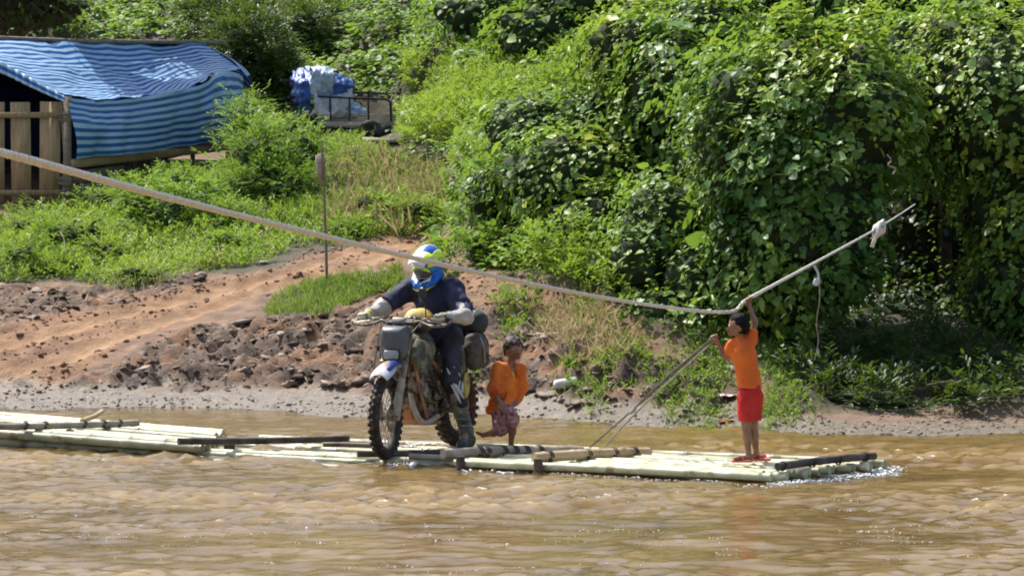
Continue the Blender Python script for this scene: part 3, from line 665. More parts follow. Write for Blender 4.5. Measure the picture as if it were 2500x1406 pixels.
vine_tree('leafy_tree', 'dark leafed tree hanging over the hut at the top left corner', 'tree',
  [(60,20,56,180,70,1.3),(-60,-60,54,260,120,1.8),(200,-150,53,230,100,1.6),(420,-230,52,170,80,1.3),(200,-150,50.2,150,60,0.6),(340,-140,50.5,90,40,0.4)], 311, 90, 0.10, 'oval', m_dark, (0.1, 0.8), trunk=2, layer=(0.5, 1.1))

# ---- countless leaves over the slope
EX = [TRACK, [(745,240),(975,240),(965,335),(760,335)]]
CARP = [(600,-260),(2700,-260),(2700,980),(1900,1010),(1780,900),(1560,790),(1480,730),(1300,690),(1130,640),(1095,545),(1110,440),(980,385),(780,345),(640,345),(560,210)]
CARP2 = [(-300,-260),(700,-260),(700,260),(590,230),(500,100),(-300,85)]
P = sample_zone([CARP, CARP2], 125000, x0=-10, x1=8, y0=33.5, y1=72, excl=EX)
P = P[((P[:, 0] < 2.3) | (P[:, 1] > 37) | (rng.random(len(P)) < .35)) & (np.abs(P[:, 0]) < P[:, 1]*0.150+0.4) & ((P[:, 0] < 1.2) | (rng.random(len(P)) < 0.45))]
a, b2 = PX(P); P = P[~(inpoly(a, b2-14, [(700,165),(978,165),(978,362),(800,362),(775,300),(700,275)]) & (P[:, 1] < 56.5) & (P[:, 1] > 47))]; n = len(P); a, b2 = PX(P)
sp_ = fbm(P*0.55+3, 2); cl = fbm(P*1.3+20, 2)
lift = rng.uniform(0, 0.34, n)*np.clip(0.8+cl, 0.15, 1.6); P[:, 2] += lift; P[:, 1] -= lift*0.3
gn = np.tile(np.array((0, -0.45, 0.9)), (n, 1))
fern = (inpoly(a, b2, [(980,160),(1230,120),(1480,90),(1500,240),(1300,330),(1200,450),(1080,420),(980,380)]) & (sp_ > -0.35)) | (sp_ > 0.55)
lb = LB(); q = ~fern; tt = tnt(P, 0.2, 0.95, 0.9)
q1 = q & (cl > -0.1); lay_leaves(lb, 'heart', P[q1], gn[q1], np.interp(P[q1][:, 1], [34, 45, 60], [.05, .07, .085])*np.exp(rng.normal(0, .3, q1.sum())), tt[q1])
q2 = q & (cl <= -0.1); lay_leaves(lb, 'oval', P[q2], gn[q2], np.interp(P[q2][:, 1], [34, 45, 60], [.055, .075, .09])*np.exp(rng.normal(0, .3, q2.sum())), tt[q2]*0.9)
tag(lb.build('creepers', m_creep, None, 'stuff'), 'creeping vines blanketing the whole green slope')
Pf = P[fern]; d = unit(np.tile((0, -.25, 1.0), (len(Pf), 1))+rdir(len(Pf))*0.55); lb = LB()
sprays(lb, 'lance', Pf, d, rng.uniform(.16, .30, len(Pf)), 7, np.full(len(Pf), .085), tnt(Pf, .25, .95, 1.2), 0.4)
tag(lb.build('ferny_undergrowth', m_fern, None, 'stuff'), 'light yellow green ferny growth in the middle of the slope')
# ---- grass, weeds, dry stalks
DRY = [(800,400),(960,400),(1100,430),(1110,540),(1000,570),(820,575),(790,480)]
gex = [TRACK, [(-300,395),(160,395),(160,512),(-300,512)]]
P = sample_zone([GRASSB], 15000, x0=-8, x1=0.5, y0=39, y1=53, excl=gex); lb = LB(); gz = fbm(P*0.9, 2); P = P[(fbm(P*1.6+7, 3) > -.15) | (rng.random(len(P)) < .2)]; gz = fbm(P*0.9, 2)
grass(lb, P, rng.uniform(.07, .22, len(P))*(1+0.7*np.clip(gz, -.6, 1)), np.clip(0.55+0.45*fbm(P*1.1+9, 2)+rng.normal(0, .16, len(P)), 0, 1), 0.45)
Pd = sample_zone([DRY], 3500, x0=-4, x1=0, y0=42, y1=52, excl=[TRACK]); grass(lb, Pd, rng.uniform(.1, .3, len(Pd)), np.clip(0.55+rng.normal(0, .2, len(Pd)), 0, 1), 0.9)
P2 = sample_zone([GPATCH], 5000, x0=-3, x1=0, y0=35.5, y1=41, wobble=0.3); P2 = P2[fbm(P2*2.6+4, 3) > -.18]
grass(lb, P2, rng.uniform(.06, .15, len(P2)), np.where(rng.random(len(P2)) < .2, .9, np.clip(0.36+.3*fbm(P2*2.5, 2)+rng.normal(0, .14, len(P2)), 0, 1)), 0.75)
ps = [(1460,940,40,22),(1710,930,60,45),(1560,880,30,20),(1240,790,22,14),(1390,905,30,14),(1640,960,50,22),(1290,770,40,20),(1430,740,40,30),(1230,735,20,12),(1510,860,30,20),(1900,1000,80,18),(930,700,40,16),(540,640,60,16),(1160,900,12,10),(1890,900,40,40),(1750,860,40,30)]
for (qx, qy, rx, ry) in ps:
    D0 = 33.6
    for _ in range(8):
        g = W(qx, qy, D0); D0 += (TZs((g.x, g.y))-g.z < 0)*0.6-(TZs((g.x, g.y))-g.z > 0)*0.3 if False else 0
    # walk the ray until it meets the ground
    for D0 in np.arange(31.5, 46, 0.1):
        g = W(qx, qy, D0)
        if TZs((g.x, g.y)) > g.z: break
    s_ = D0/F; k = int(rx*ry*0.26)+40; x = g.x+rng.normal(0, rx*s_*.6, k); y = g.y+rng.normal(0, ry*s_*4, k); Q = P3(x, y, TZ(x, y))
    grass(lb, Q, rng.uniform(.05, .15, k), np.clip(0.52+rng.normal(0, .26, k), 0, 1), 0.8)
    Q = Q[::6]; sprays(lb, 'oval', Q, unit(np.tile((0, -.1, 1.), (len(Q), 1))+rdir(len(Q))*.7), rng.uniform(.08, .16, len(Q)), 5, np.full(len(Q), .05), np.full(len(Q), .45), .3)
tag(lb.build('grass', m_grass, None, 'stuff'), 'bright green grass and weeds beside the dirt track')
P = sample_zone([DRY], 3600, x0=-4, x1=0, y0=42, y1=52, excl=[TRACK]); lb = LB()
grass(lb, P, rng.uniform(.15, .42, len(P)), np.clip(0.42+rng.normal(0, .32, len(P)), 0, 1), 1.1)
P = sample_zone([[(600,0),(760,0),(740,60),(680,80),(600,50)]], 500, x0=-6, x1=-3, y0=55, y1=72); grass(lb, P, rng.uniform(.2, .6, len(P)), rng.uniform(.5, 1, len(P)), 1.4)
P = sample_zone([[(1320,740),(1450,720),(1530,800),(1560,880),(1400,900),(1330,820)]], 1100, x0=0, x1=2.5, y0=33, y1=38); grass(lb, P, rng.uniform(.08, .25, len(P)), rng.uniform(.3, 1, len(P)), 1.3)
P = sample_zone([CLODS, REDSOIL, CLODS2], 900, y1=43); P[:, 2] += .012; d = unit(rdir(len(P))*(1, 1, .15)); lb.add('blade', P, d, unit(rdir(len(P))*.3+UPV), rng.uniform(.05, .22, len(P)), rng.uniform(.2, 1, len(P)))
tag(lb.build('dry_grass', m_dry, None, 'stuff'), 'straw coloured dry grass by the foot of the slope')
P = sample_zone([GRASSB], 5200, x0=-8, x1=0, y0=41, y1=52, excl=gex); lb = LB(); d = unit(np.tile((0, -.1, 1.0), (len(P), 1))+rdir(len(P))*.5)
sprays(lb, 'lance', P, d, rng.uniform(.12, .4, len(P)), 8, np.full(len(P), .075), tnt(P, .2, .9, 1), .35)
tag(lb.build('weeds', m_fern, None, 'stuff'), 'leafy weeds standing in the grass before the hut')
print('veg', time.time()-T0)
# ================================================================ HUT
m_tarp, t, b = nt('striped_tarpaulin'); N = t.nodes; L = t.links
a_ = N.new('ShaderNodeAttribute'); a_.attribute_name = 'run'; tc = N.new('ShaderNodeTexCoord')
nn_ = N.new('ShaderNodeTexNoise'); nn_.inputs['Scale'].default_value = 2.5; L.new(tc.outputs['Object'], nn_.inputs[0])
ad = N.new('ShaderNodeMath'); ad.operation = 'MULTIPLY_ADD'; ad.inputs[1].default_value = 0.02; L.new(nn_.outputs[0], ad.inputs[0]); L.new(a_.outputs['Fac'], ad.inputs[2])
dv = N.new('ShaderNodeMath'); dv.operation = 'DIVIDE'; dv.inputs[1].default_value = 0.108; L.new(ad.outputs[0], dv.inputs[0])
fr = N.new('ShaderNodeMath'); fr.operation = 'FRACT'; L.new(dv.outputs[0], fr.inputs[0])
rp = N.new('ShaderNodeValToRGB'); e = rp.color_ramp.elements; e[0].position = 0.0; e[0].color = (0.014, 0.135, 0.43, 1); e[1].position = 1.0; e[1].color = (0.014, 0.135, 0.43, 1)
for p_, c_ in ((0.42, (0.014, 0.135, 0.43, 1)), (0.5, (0.48, 0.66, 0.80, 1)), (0.92, (0.48, 0.66, 0.80, 1))): q = e.new(p_); q.color = c_
L.new(fr.outputs[0], rp.inputs[0])
n5 = N.new('ShaderNodeTexNoise'); n5.inputs['Scale'].default_value = 1.7; n5.inputs['Detail'].default_value = 5; L.new(tc.outputs['Object'], n5.inputs[0])
r5 = N.new('ShaderNodeMapRange'); r5.inputs[1].default_value = 0.45; r5.inputs[2].default_value = 0.75; r5.inputs[3].default_value = 0; r5.inputs[4].default_value = 0.35; L.new(n5.outputs[0], r5.inputs[0])
mx = N.new('ShaderNodeMix'); mx.data_type = 'RGBA'; L.new(r5.outputs[0], mx.inputs[0]); L.new(rp.outputs[0], mx.inputs[6]); mx.inputs[7].default_value = (0.10, 0.24, 0.40, 1)
L.new(mx.outputs[2], b.inputs['Base Color']); b.inputs['Roughness'].default_value = 0.38; b.inputs['Specular IOR Level'].default_value = 0.5
tr = N.new('ShaderNodeBsdfTranslucent'); L.new(mx.outputs[2], tr.inputs[0]); ms = N.new('ShaderNodeMixShader'); ms.inputs[0].default_value = 0.25; L.new(b.outputs[0], ms.inputs[1]); L.new(tr.outputs[0], ms.inputs[2]); L.new(ms.outputs[0], N['Material Output'].inputs[0])
m_tarp_shade = mat('shade_tarpaulin', (0.006, 0.02, 0.07), (0.012, 0.04, 0.12), 0.5, 3)  # opaque unstriped copy; the shade inside the hut is put into its colour
m_wood = mat('raw_plank', (0.30, 0.20, 0.095), (0.42, 0.30, 0.16), 0.8, 6, 0.4, stretch=(5, 5, 0.6), third=(0.24, 0.16, 0.08), tscale=3.5, tedge=0.66)
m_wood2 = mat('weathered_wood', (0.16, 0.125, 0.085), (0.30, 0.245, 0.18), 0.85, 8, 0.4, stretch=(1, 1, 6))
m_blacksteel = mat('dark_steel', (0.02, 0.02, 0.022), (0.06, 0.055, 0.05), 0.5, 12, metal=0.3)
def catmull(pts, n):
    pts = np.array([tuple(p) for p in pts], float); m = len(pts); out = []
    t = np.linspace(0, m-1, n)
    for tt in t:
        i = min(int(tt), m-2); f = tt-i; p0 = pts[max(i-1, 0)]; p1 = pts[i]; p2 = pts[i+1]; p3 = pts[min(i+2, m-1)]
        out.append(0.5*((2*p1)+(-p0+p2)*f+(2*p0-5*p1+4*p2-p3)*f*f+(-p0+3*p1-3*p2+p3)*f**3))
    return np.array(out)
def loft(rows, nu, nv):
    """rows: list of rows of control points -> fine grid (nv rows x nu cols)"""
    R = np.array([[tuple(p) for p in r] for r in rows]); A = np.array([catmull(r, nu) for r in R]); return np.array([catmull(A[:, j], nv) for j in range(nu)]).transpose(1, 0, 2)
def lin_loft(rows, nu, nv):
    R = np.array([[tuple(p) for p in r] for r in rows], float); A = np.array([catmull(r, nu) for r in R]); t = np.linspace(0, len(R)-1, nv); i = np.minimum(t.astype(int), len(R)-2); f = (t-i)[:, None, None]
    return A[i]*(1-f)+A[i+1]*f
def sheet(name, G, mt, parent, run0=None, noise=0.02, ns=2.5, flip=False):
    nv, nu = G.shape[:2]; run = np.zeros((nv, nu)); 
    run[1:] = np.cumsum(np.linalg.norm(np.diff(G, axis=0), axis=-1), 0).mean(1, keepdims=True)
    if run0 is not None: run = run + run0
    du = np.gradient(G, axis=1); dvv = np.gradient(G, axis=0); nr = unit(np.cross(du, dvv))
    G = G + nr*(noise*fbm(G*np.array((ns, ns, ns*0.6)), 3))[..., None]
    idx = np.arange(nv*nu).reshape(nv, nu); q = np.stack([idx[:-1, :-1], idx[:-1, 1:], idx[1:, 1:], idx[1:, :-1]], -1).reshape(-1, 4)
    o = mesh_np(name, G.reshape(-1, 3), q, mt, True, parent, {'run': run.ravel()}); s = o.modifiers.new('thickness', 'SOLIDIFY'); s.thickness = 0.004; return o, run[-1, 0]
hut = empty('hut', (0, 0, 0)); tag(hut, 'low hut under a blue and white striped tarpaulin with a slatted wooden gate', 'hut')
apex = W(-120, 92, 50.0); ridge1 = W(300, 100, 51.6); ridge2 = W(492, 104, 52.4)
cA = W(165, 228, 47.3)
roof = [[W(-125, 90, 47.95), W(90, 100, 48.9), W(300, 106, 50.1), W(430, 108, 50.9), W(495, 103, 51.3)],
        [W(-30, 135, 47.75), W(150, 160, 48.5), W(310, 172, 49.7), W(440, 152, 50.6), W(550, 140, 51.15)],
        [W(70, 190, 47.5), W(190, 212, 48.0), W(330, 226, 49.0), W(450, 190, 49.9), W(585, 172, 50.95)],
        [W(165, 234, 47.25), W(238, 243, 47.6), W(340, 236, 48.3), W(482, 208, 49.4), W(520, 180, 49.9)]]
roof = [[r[0], r[1], r[2], r[3], r[4]] for r in roof]
G = loft(roof, 90, 60); o, r1 = sheet('roof_tarpaulin', G, m_tarp, hut, 0, 0.045, 2.6)
wall = [[W(165, 236, 47.23), W(238, 245, 47.58), W(340, 238, 48.28), W(482, 210, 49.38), W(520, 182, 49.88), W(560, 176, 50.3), W(604, 190, 50.9)],
        [W(172, 300, 47.15), W(245, 306, 47.5), W(345, 304, 48.2), W(470, 285, 49.2), W(540, 268, 49.7), W(585, 262, 50.2), W(612, 255, 50.9)],
        [W(180, 388, 47.2), W(250, 382, 47.55), W(345, 374, 48.2), W(450, 360, 49.1), W(520, 350, 49.8), W(562, 345, 50.3), W(600, 332, 51.0)]]
G = lin_loft(wall, 100, 44)
tt = np.linspace(0, 1, 100)[None]; vv = np.linspace(0, 1, 44)[:, None]; G[..., 1] += 0.05*np.sin(tt*38+vv*1.5)*vv*(0.25+tt); sheet('wall_tarpaulin', G, m_tarp, hut, r1, 0.08, 2.1)
tri = [[W(492, 105, 51.32), W(555, 142, 51.15), W(604, 187, 50.95)], [W(560, 160, 51.8), W(600, 185, 51.4), W(614, 200, 51.2)], [W(600, 330, 53), W(608, 332, 52), W(612, 334, 51.3)]]
sheet('end_tarpaulin', loft(tri, 24, 24), m_tarp, hut, 0, 0.02, 2)
# rolled edge hanging over the gable, back and far side that close the hut
edge = [[W(-125, 92, 47.9), W(0, 150, 47.6), W(80, 194, 47.4), W(160, 236, 47.2)], [W(-130, 130, 47.9), W(0, 178, 47.58), W(80, 216, 47.35), W(158, 250, 47.18)]]
Ge = lin_loft(edge, 60, 8); Ge[..., 1] -= 0.04*np.abs(np.sin(np.linspace(0, 40, 60)))[None]; sheet('roof_edge', Ge, m_tarp, hut, 0.05, 0.015, 5)
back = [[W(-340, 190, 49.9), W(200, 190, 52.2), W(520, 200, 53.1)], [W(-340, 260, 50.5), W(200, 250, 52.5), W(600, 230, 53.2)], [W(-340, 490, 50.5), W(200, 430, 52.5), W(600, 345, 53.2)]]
sheet('back_tarpaulin', lin_loft(back, 40, 24), m_tarp_shade, hut, 0, 0.02, 2)
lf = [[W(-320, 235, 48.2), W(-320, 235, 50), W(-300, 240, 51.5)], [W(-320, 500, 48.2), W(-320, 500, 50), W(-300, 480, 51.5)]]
sheet('side_tarpaulin', lin_loft(lf, 12, 12), m_tarp_shade, hut, 0, 0.02, 2)
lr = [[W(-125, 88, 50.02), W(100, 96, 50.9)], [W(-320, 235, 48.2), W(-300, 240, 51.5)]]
sheet('far_roof_tarpaulin', lin_loft([[W(-125, 91, 47.97), W(200, 104, 49.5), W(490, 105, 51.3)], [W(-330, 235, 49.5), W(100, 215, 52.0), W(520, 215, 53.2)]], 20, 12), m_tarp_shade, hut, 0, 0.02, 2)
mb = MB(); mb.tube([W(-135, 88, 47.9), W(200, 101, 49.45), W(552, 104, 51.6)], 0.028, 8); mb.build('ridge_pole', m_wood2, hut)
def gable(px, py, off=0): # plane of the gated front wall
    u = (px+330)/(165+330); return W(px, py, 48.3+(47.3-48.3)*u+off)
edges = [(-320, -262), (-245, -190), (-172, -118), (-98, -42), (-25, 13), (25, 78), (95, 150)]
for a0, a1 in edges:
    p0 = gable((a0+a1)/2, 250); p1 = gable((a0+a1)/2, 494); w = (a1-a0)*47.5/F
    MB().beam(p0, p1, w, 0.022, (1.0, -.12, 0)).build('plank', m_wood, hut, False) if False else None
    c = (p0+p1)/2; ang = math.atan2(-1.0, 495*47.8/F); M = Matrix.Rotation(math.atan2(-1.0, 2.73), 4, 'Z') @ Matrix.Rotation(rng.normal(0, .008), 4, 'Y')
    MB().box(c, (w, 0.025, (p0-p1).length+rng.normal(0, .01)), M).build('plank', m_wood, hut, False)
for yy, hh in ((283, 0.075), (472, 0.07)):
    MB().beam(gable(-325, yy, -0.035), gable(152, yy-2, -0.035), 0.02, hh).build('rail', m_wood, hut, False)
MB().beam(gable(165, 236, -0.02), gable(166, 508, -0.02), 0.10, 0.10, (1, 0, 0)).build('corner_post', m_wood2, hut, False)
MB().tube([gable(150, 250, -.06), gable(158, 380, -.06), gable(154, 505, -.06)], 0.02, 6).build('corner_pole', m_wood2, hut)
MB().beam(W(176, 400, 47.22), W(565, 357, 50.35), 0.06, 0.115).build('base_beam', m_wood, hut, False)
MB().beam(W(170, 435, 47.3), W(300, 418, 48.3), 0.04, 0.16).build('side_plank', m_wood2, hut, False)
MB().beam(W(170, 478, 47.3), W(255, 455, 48.0), 0.04, 0.2).build('side_plank', m_wood2, hut, False)
for px, py in ((150, 290), (150, 445)):
    mb = MB(); c = gable(px+8, py, -.07)
    for k in range(3): mb.tube([c+Vector((0.09*math.cos(a), -0.02, 0.035*math.sin(a)+k*0.018)) for a in np.linspace(0, 6.28, 10)], 0.008, 5)
    mb.build('rope_tie', m_wood2, hut)
for px, D1 in ((330, 50.35), (470, 51.2)):
    g = W(px, 240, D1); MB().tube([(g.x, g.y, TZs((g.x, g.y))-.1), (g.x, g.y, 3.72)], 0.035, 7).build('inner_post', m_wood2, hut)
g = W(556, 350, 50.4); MB().tube([(g.x, g.y, TZs((g.x, g.y))-.1), (g.x, g.y, W(556, 178, 50.4).z)], 0.035, 7).build('inner_post', m_wood2, hut)

# ================================================================ CARGO TRICYCLE with tarpaulin
m_rubber = mat('rubber', (0.018, 0.016, 0.014), (0.05, 0.04, 0.03), 0.75, 20)
m_board = mat('grey_board', (0.30, 0.26, 0.21), (0.46, 0.41, 0.34), 0.8, 8, 0.3, stretch=(1, 6, 6))
cart = empty('cargo_tricycle', (0, 0, 0)); tag(cart, 'parked cargo tricycle with black pipe rails, its cab wrapped in blue and silver sheeting', 'tricycle')
CD = 55.0
def cz(px, py, dd=0): return W(px, py, CD+dd)
# the bed runs left to right, slightly turned
for i in range(5):
    o_ = MB().beam(cz(775+i*3, 298-i*5.2, i*0.22), cz(960+i*3, 302-i*5.2, i*0.22+.15), 0.23, 0.03).build('bed_board', m_board, cart, False)
MB().beam(cz(775, 304, -.12), cz(962, 309, .05), 0.03, 0.06).build('bed_rim', m_board, cart, False)
for (dd, y0) in ((0.0, 0), (1.1, -14)):
    mb = MB(); mb.tube([cz(775, 236+y0, dd), cz(860, 240+y0, dd+.05), cz(940, 243+y0, dd+.15), cz(953, 250+y0, dd+.15), cz(955, 298+y0, dd+.15)], 0.02, 7)
    mb.build('side_rail', m_blacksteel, cart)
    for px in (806, 853, 899): MB().tube([cz(px, 238+y0, dd+.05), cz(px+1, 296+y0, dd+.05)], 0.017, 6).build('rail_post', m_blacksteel, cart)
MB().tube([cz(953, 248, .15), cz(958, 236, 1.25)], 0.018, 6).build('end_rail', m_blacksteel, cart)
mb = MB()
for dd in (0.1, 0.9): mb.beam(cz(760, 320, dd), cz(955, 324, dd), 0.06, 0.09)
for px in (790, 870, 945): mb.beam(cz(px, 318, 0.0), cz(px, 312, 1.1), 0.05, 0.05)
mb.build('chassis', m_blacksteel, cart)
for dd in (0.0, 1.1):
    mb = MB(); c = cz(905, 328, dd)
    prof = [(0.11, -.05), (0.17, -.06), (0.21, -.035), (0.22, 0), (0.21, .035), (0.17, .06), (0.11, .05)]; M = np.array(Matrix.Rotation(math.pi/2, 3, 'X')); mb.lathe(prof, 22, M, c, closed=True); w_ = mb.build('rear_wheel', m_rubber, cart)
    mb = MB(); mb.lathe([(0.0, -.03), (0.08, -.04), (0.11, -.02), (0.11, .02), (0.0, .04)], 16, M, c); mb.build('hub', m_blacksteel, w_)
MB().box(cz(935, 322, -.05), (0.26, .1, .2)).build('toolbox', m_blacksteel, cart, False)
MB().box(cz(850, 325, .4), (0.5, .3, .17)).build('engine', m_blacksteel, cart, False)
mb = MB(); c = cz(740, 318, .5); mb.lathe([(0.17, -.04), (0.25, -.05), (0.28, 0), (0.25, .05), (0.17, .04)], 20, np.array(Matrix.Rotation(math.pi/2, 3, 'X')), c, closed=True); mb.build('front_wheel', m_rubber, cart)
MB().tube([cz(685, 196, .2), cz(710, 198, .3), cz(740, 205, .5)], 0.022, 6).build('handlebar', m_blacksteel, cart)
MB().tube([cz(700, 254, .2), cz(760, 258, .4)], 0.03, 6).build('footrest', m_blacksteel, cart)
MB().tube([cz(703, 238, .2), cz(730, 240, .5)], 0.02, 6).build('lever', m_blacksteel, cart)
MB().tube([cz(862, 194, .9), cz(863, 290, .9)], 0.025, 6).build('cab_post', m_blacksteel, cart)
MB().tube([cz(862, 196, .9), cz(800, 186, .9), cz(740, 176, .8)], 0.02, 6).build('cab_bar', m_blacksteel, cart)
m_blue = mat('blue_sheeting', (0.012, 0.045, 0.20), (0.04, 0.12, 0.36), 0.4, 5, 0.5, 8)
m_silver = mat('silver_sheeting', (0.22, 0.34, 0.48), (0.50, 0.58, 0.66), 0.33, 6, 0.6, 10)
m_white = mat('white_sacking', (0.42, 0.44, 0.5), (0.62, 0.62, 0.66), 0.6, 10, 0.5, 16)
def crumple(name, rows, mt, amp=.04, ns=6, par=cart, th=0.006):
    G = loft(rows, 34, 30); du = np.gradient(G, axis=1); dvv = np.gradient(G, axis=0); G = G+unit(np.cross(du, dvv))*(amp*(np.abs(fbm(G*ns, 3))*2-0.6))[..., None]
    nv, nu = G.shape[:2]; idx = np.arange(nv*nu).reshape(nv, nu); q = np.stack([idx[:-1, :-1], idx[:-1, 1:], idx[1:, 1:], idx[1:, :-1]], -1).reshape(-1, 4)
    o = mesh_np(name, G.reshape(-1, 3), q, mt, True, par); s = o.modifiers.new('thickness', 'SOLIDIFY'); s.thickness = th; return o
crumple('blue_cover', [[cz(716, 176, .8), cz(735, 170, .6), cz(768, 170, .5)], [cz(712, 200, .5), cz(732, 200, .15), cz(765, 198, .1)], [cz(718, 240, .5), cz(735, 244, .1), cz(758, 244, .05)], [cz(732, 276, .5), cz(742, 280, .15), cz(758, 270, .1)]], m_blue, .05)
crumple('silver_cover', [[cz(745, 167, .9), cz(785, 165, .9), cz(815, 172, .9)], [cz(764, 172, .1), cz(785, 172, .1), cz(812, 180, .2)], [cz(756, 205, .0), cz(785, 210, .05), cz(814, 208, .15)], [cz(760, 232, .05), cz(785, 236, .1), cz(812, 234, .2)]], m_silver, .05)
crumple('blue_cover', [[cz(808, 180, .5), cz(835, 186, .6), cz(860, 196, .7)], [cz(770, 210, .2), cz(825, 206, .25), cz(862, 210, .5)], [cz(775, 232, .15), cz(815, 236, .2), cz(856, 228, .5)]], m_blue, .04)
crumple('white_cover', [[cz(765, 225, .05), cz(810, 226, .2), cz(858, 215, .5)], [cz(768, 245, -.02), cz(815, 250, .15), cz(862, 240, .4)], [cz(764, 272, .0), cz(815, 276, .1), cz(858, 268, .4)], [cz(745, 285, .1), cz(810, 284, .2), cz(865, 282, .4)]], m_white, .06)
crumple('blue_bundle', [[cz(850, 250, .5), cz(870, 254, .4), cz(892, 268, .5)], [cz(850, 266, .3), cz(872, 264, .2), cz(896, 272, .4)], [cz(848, 282, .3), cz(872, 280, .2), cz(898, 282, .4)]], m_silver, .03)
# ground beneath and the loose board in front
pl = MB().beam(on_ground(818, 350)+Vector((0, 0, .08)), on_ground(966, 358)+Vector((0, 0, .08)), 0.35, 0.05).build('loose_plank', m_board, None, False); tag(pl, 'weathered plank lying in the weeds below the tricycle bed', 'plank')

# ================================================================ SIGN on a stake
sg = empty('stake_sign', tuple(W(797, 690, 39.4))); tag(sg, 'thin wooden stake with a small blank brown board beside the track', 'sign')
inv = Matrix.Translation(-Vector(sg.location)); m_card = mat('brown_board', (0.36, 0.24, 0.18), (0.52, 0.39, 0.31), 0.8, 14, 0.2)
o = MB().tube([W(798, 700, 39.4), W(796, 600, 39.41), W(791, 480, 39.4), W(786, 345, 39.4)], [0.017, 0.016, 0.014, 0.009], 8).build('stake', m_wood2, sg); o.data.transform(inv)
mb = MB(); Vs = [W(771, 379, 39.36), W(793, 372, 39.42), W(796, 438, 39.44), W(777, 449, 39.34)]; nrm = (Vs[1]-Vs[0]).cross(Vs[3]-Vs[0]).normalized()*0.012
V_ = [tuple(v) for v in Vs]+[tuple(v+nrm) for v in Vs]; mb.add(V_, np.array([(0, 1, 2, 3), (7, 6, 5, 4), (0, 4, 5, 1), (1, 5, 6, 2), (2, 6, 7, 3), (3, 7, 4, 0)])); o = mb.build('board', m_card, sg, False); o.data.transform(inv)

# ================================================================ BAMBOO RAFTS
m_bamboo = mat('pale_bamboo', (0.42, 0.43, 0.25), (0.60, 0.59, 0.41), 0.42, 5.0, 0.15, 20, stretch=(1, 1, 1), third=(0.25, 0.21, 0.12), tscale=4.5, tedge=0.57)
t_ = m_bamboo.node_tree; bs_ = t_.nodes['Principled BSDF']; src_ = bs_.inputs['Base Color'].links[0].from_socket; oi = t_.nodes.new('ShaderNodeObjectInfo'); hv = t_.nodes.new('ShaderNodeHueSaturation')
mr_ = t_.nodes.new('ShaderNodeMapRange'); mr_.inputs[3].default_value = 0.62; mr_.inputs[4].default_value = 1.12; t_.links.new(oi.outputs['Random'], mr_.inputs[0]); t_.links.new(mr_.outputs[0], hv.inputs['Value']); t_.links.new(src_, hv.inputs['Color']); t_.links.new(hv.outputs[0], bs_.inputs['Base Color'])
m_bamboo_old = mat('brown_bamboo', (0.36, 0.25, 0.13), (0.52, 0.38, 0.22), 0.45, 5, 0.2, 20, third=(0.2, 0.14, 0.08), tscale=4, tedge=0.6)
m_bamboo_dark = mat('blackened_bamboo', (0.035, 0.028, 0.022), (0.11, 0.085, 0.065), 0.55, 8, 0.3, 20)
m_bamboo_grey = mat('grey_bamboo', (0.22, 0.19, 0.14), (0.40, 0.35, 0.27), 0.5, 6, 0.2, 20)
m_lash = mat('dark_lashing', (0.02, 0.018, 0.016), (0.06, 0.05, 0.04), 0.7, 30)
def pole(name, a, b, r, m, parent=None, hollow=True, node=0.38, wob_=0.01):
    a = np.array(tuple(a)); b = np.array(tuple(b)); Lg = np.linalg.norm(b-a); d = (b-a)/Lg; s = []; rr = []
    ph = rng.uniform(0, node); k = 0; t = -ph
    marks = [0.0]
    while t < Lg:
        for off, f in ((-0.018, 1.0), (-0.006, 1.10), (0.0, 1.02), (0.006, 1.09), (0.018, 1.0)):
            if 0.02 < t+off < Lg-0.02: marks.append(t+off); rr.append(f)
        t += node*rng.uniform(.85, 1.1)
    marks.append(Lg); rr = [1.0]+rr+[0.97]
    marks = np.array(marks); rr = np.array(rr)*r
    mid = wob_*np.sin(marks/Lg*math.pi)*rng.uniform(-1, 1)
    pts = a+marks[:, None]*d+np.outer(mid, (0, 0, 1))+np.outer(mid*rng.uniform(-1, 1), (d[1], -d[0], 0))
    if hollow:
        pts = np.vstack([a+d*0.09, a+d*0.001, pts[0], pts[1:-1], pts[-1], b-d*0.001, b-d*0.09]); rr = np.concatenate([[r*.72, r*.74], rr, [r*.72, r*.70]])
    mb = MB(); mb.tube(pts, rr, 10)
    return mb.build(name, m, parent)
def lashing(c, axis, r, parent, turns=2, w=0.009):
    """cord wound round a pole at c"""
    ax = unit(np.array(tuple(axis))); u = unit(np.cross(ax, UPV)); v = np.cross(ax, u); t = np.linspace(0, turns*2*math.pi, turns*12); c = np.array(tuple(c))
    pts = c+np.outer((t/t[-1]-.5)*turns*w*1.6, ax)+(r+w*.4)*(np.outer(np.cos(t), u)+np.outer(np.sin(t), v)); return MB().tube(pts, w*.5, 5).build('lashing', m_lash, parent)
R_ = 0.037
rfR = empty('bamboo_raft', (0, 0, 0)); tag(rfR, 'right hand raft of pale bamboo poles that the child with the rope stands on', 'raft', 'bamboo rafts lined up across the river')
eR0 = W(1882, 1150, 27.85); eR1 = W(2178, 1133, 28.85); dirR = Vector((-0.905, 0.425, 0))
nP = 19
for i in range(nP):
    f = i/(nP-1); e = eR0.lerp(eR1, f); e.z = 0.030+0.010*math.sin(i*2.3); st = rng.uniform(-.12, .03) if i else 0.0
    Lp = 2.85-0.15*f+rng.uniform(-.1, .15); a0 = e-dirR*st; b0 = e+dirR*Lp; b0.z = 0.006+rng.uniform(-.012, .018)
    pole('bamboo_pole', a0, b0, R_*rng.uniform(.88, 1.1), m_bamboo, rfR)
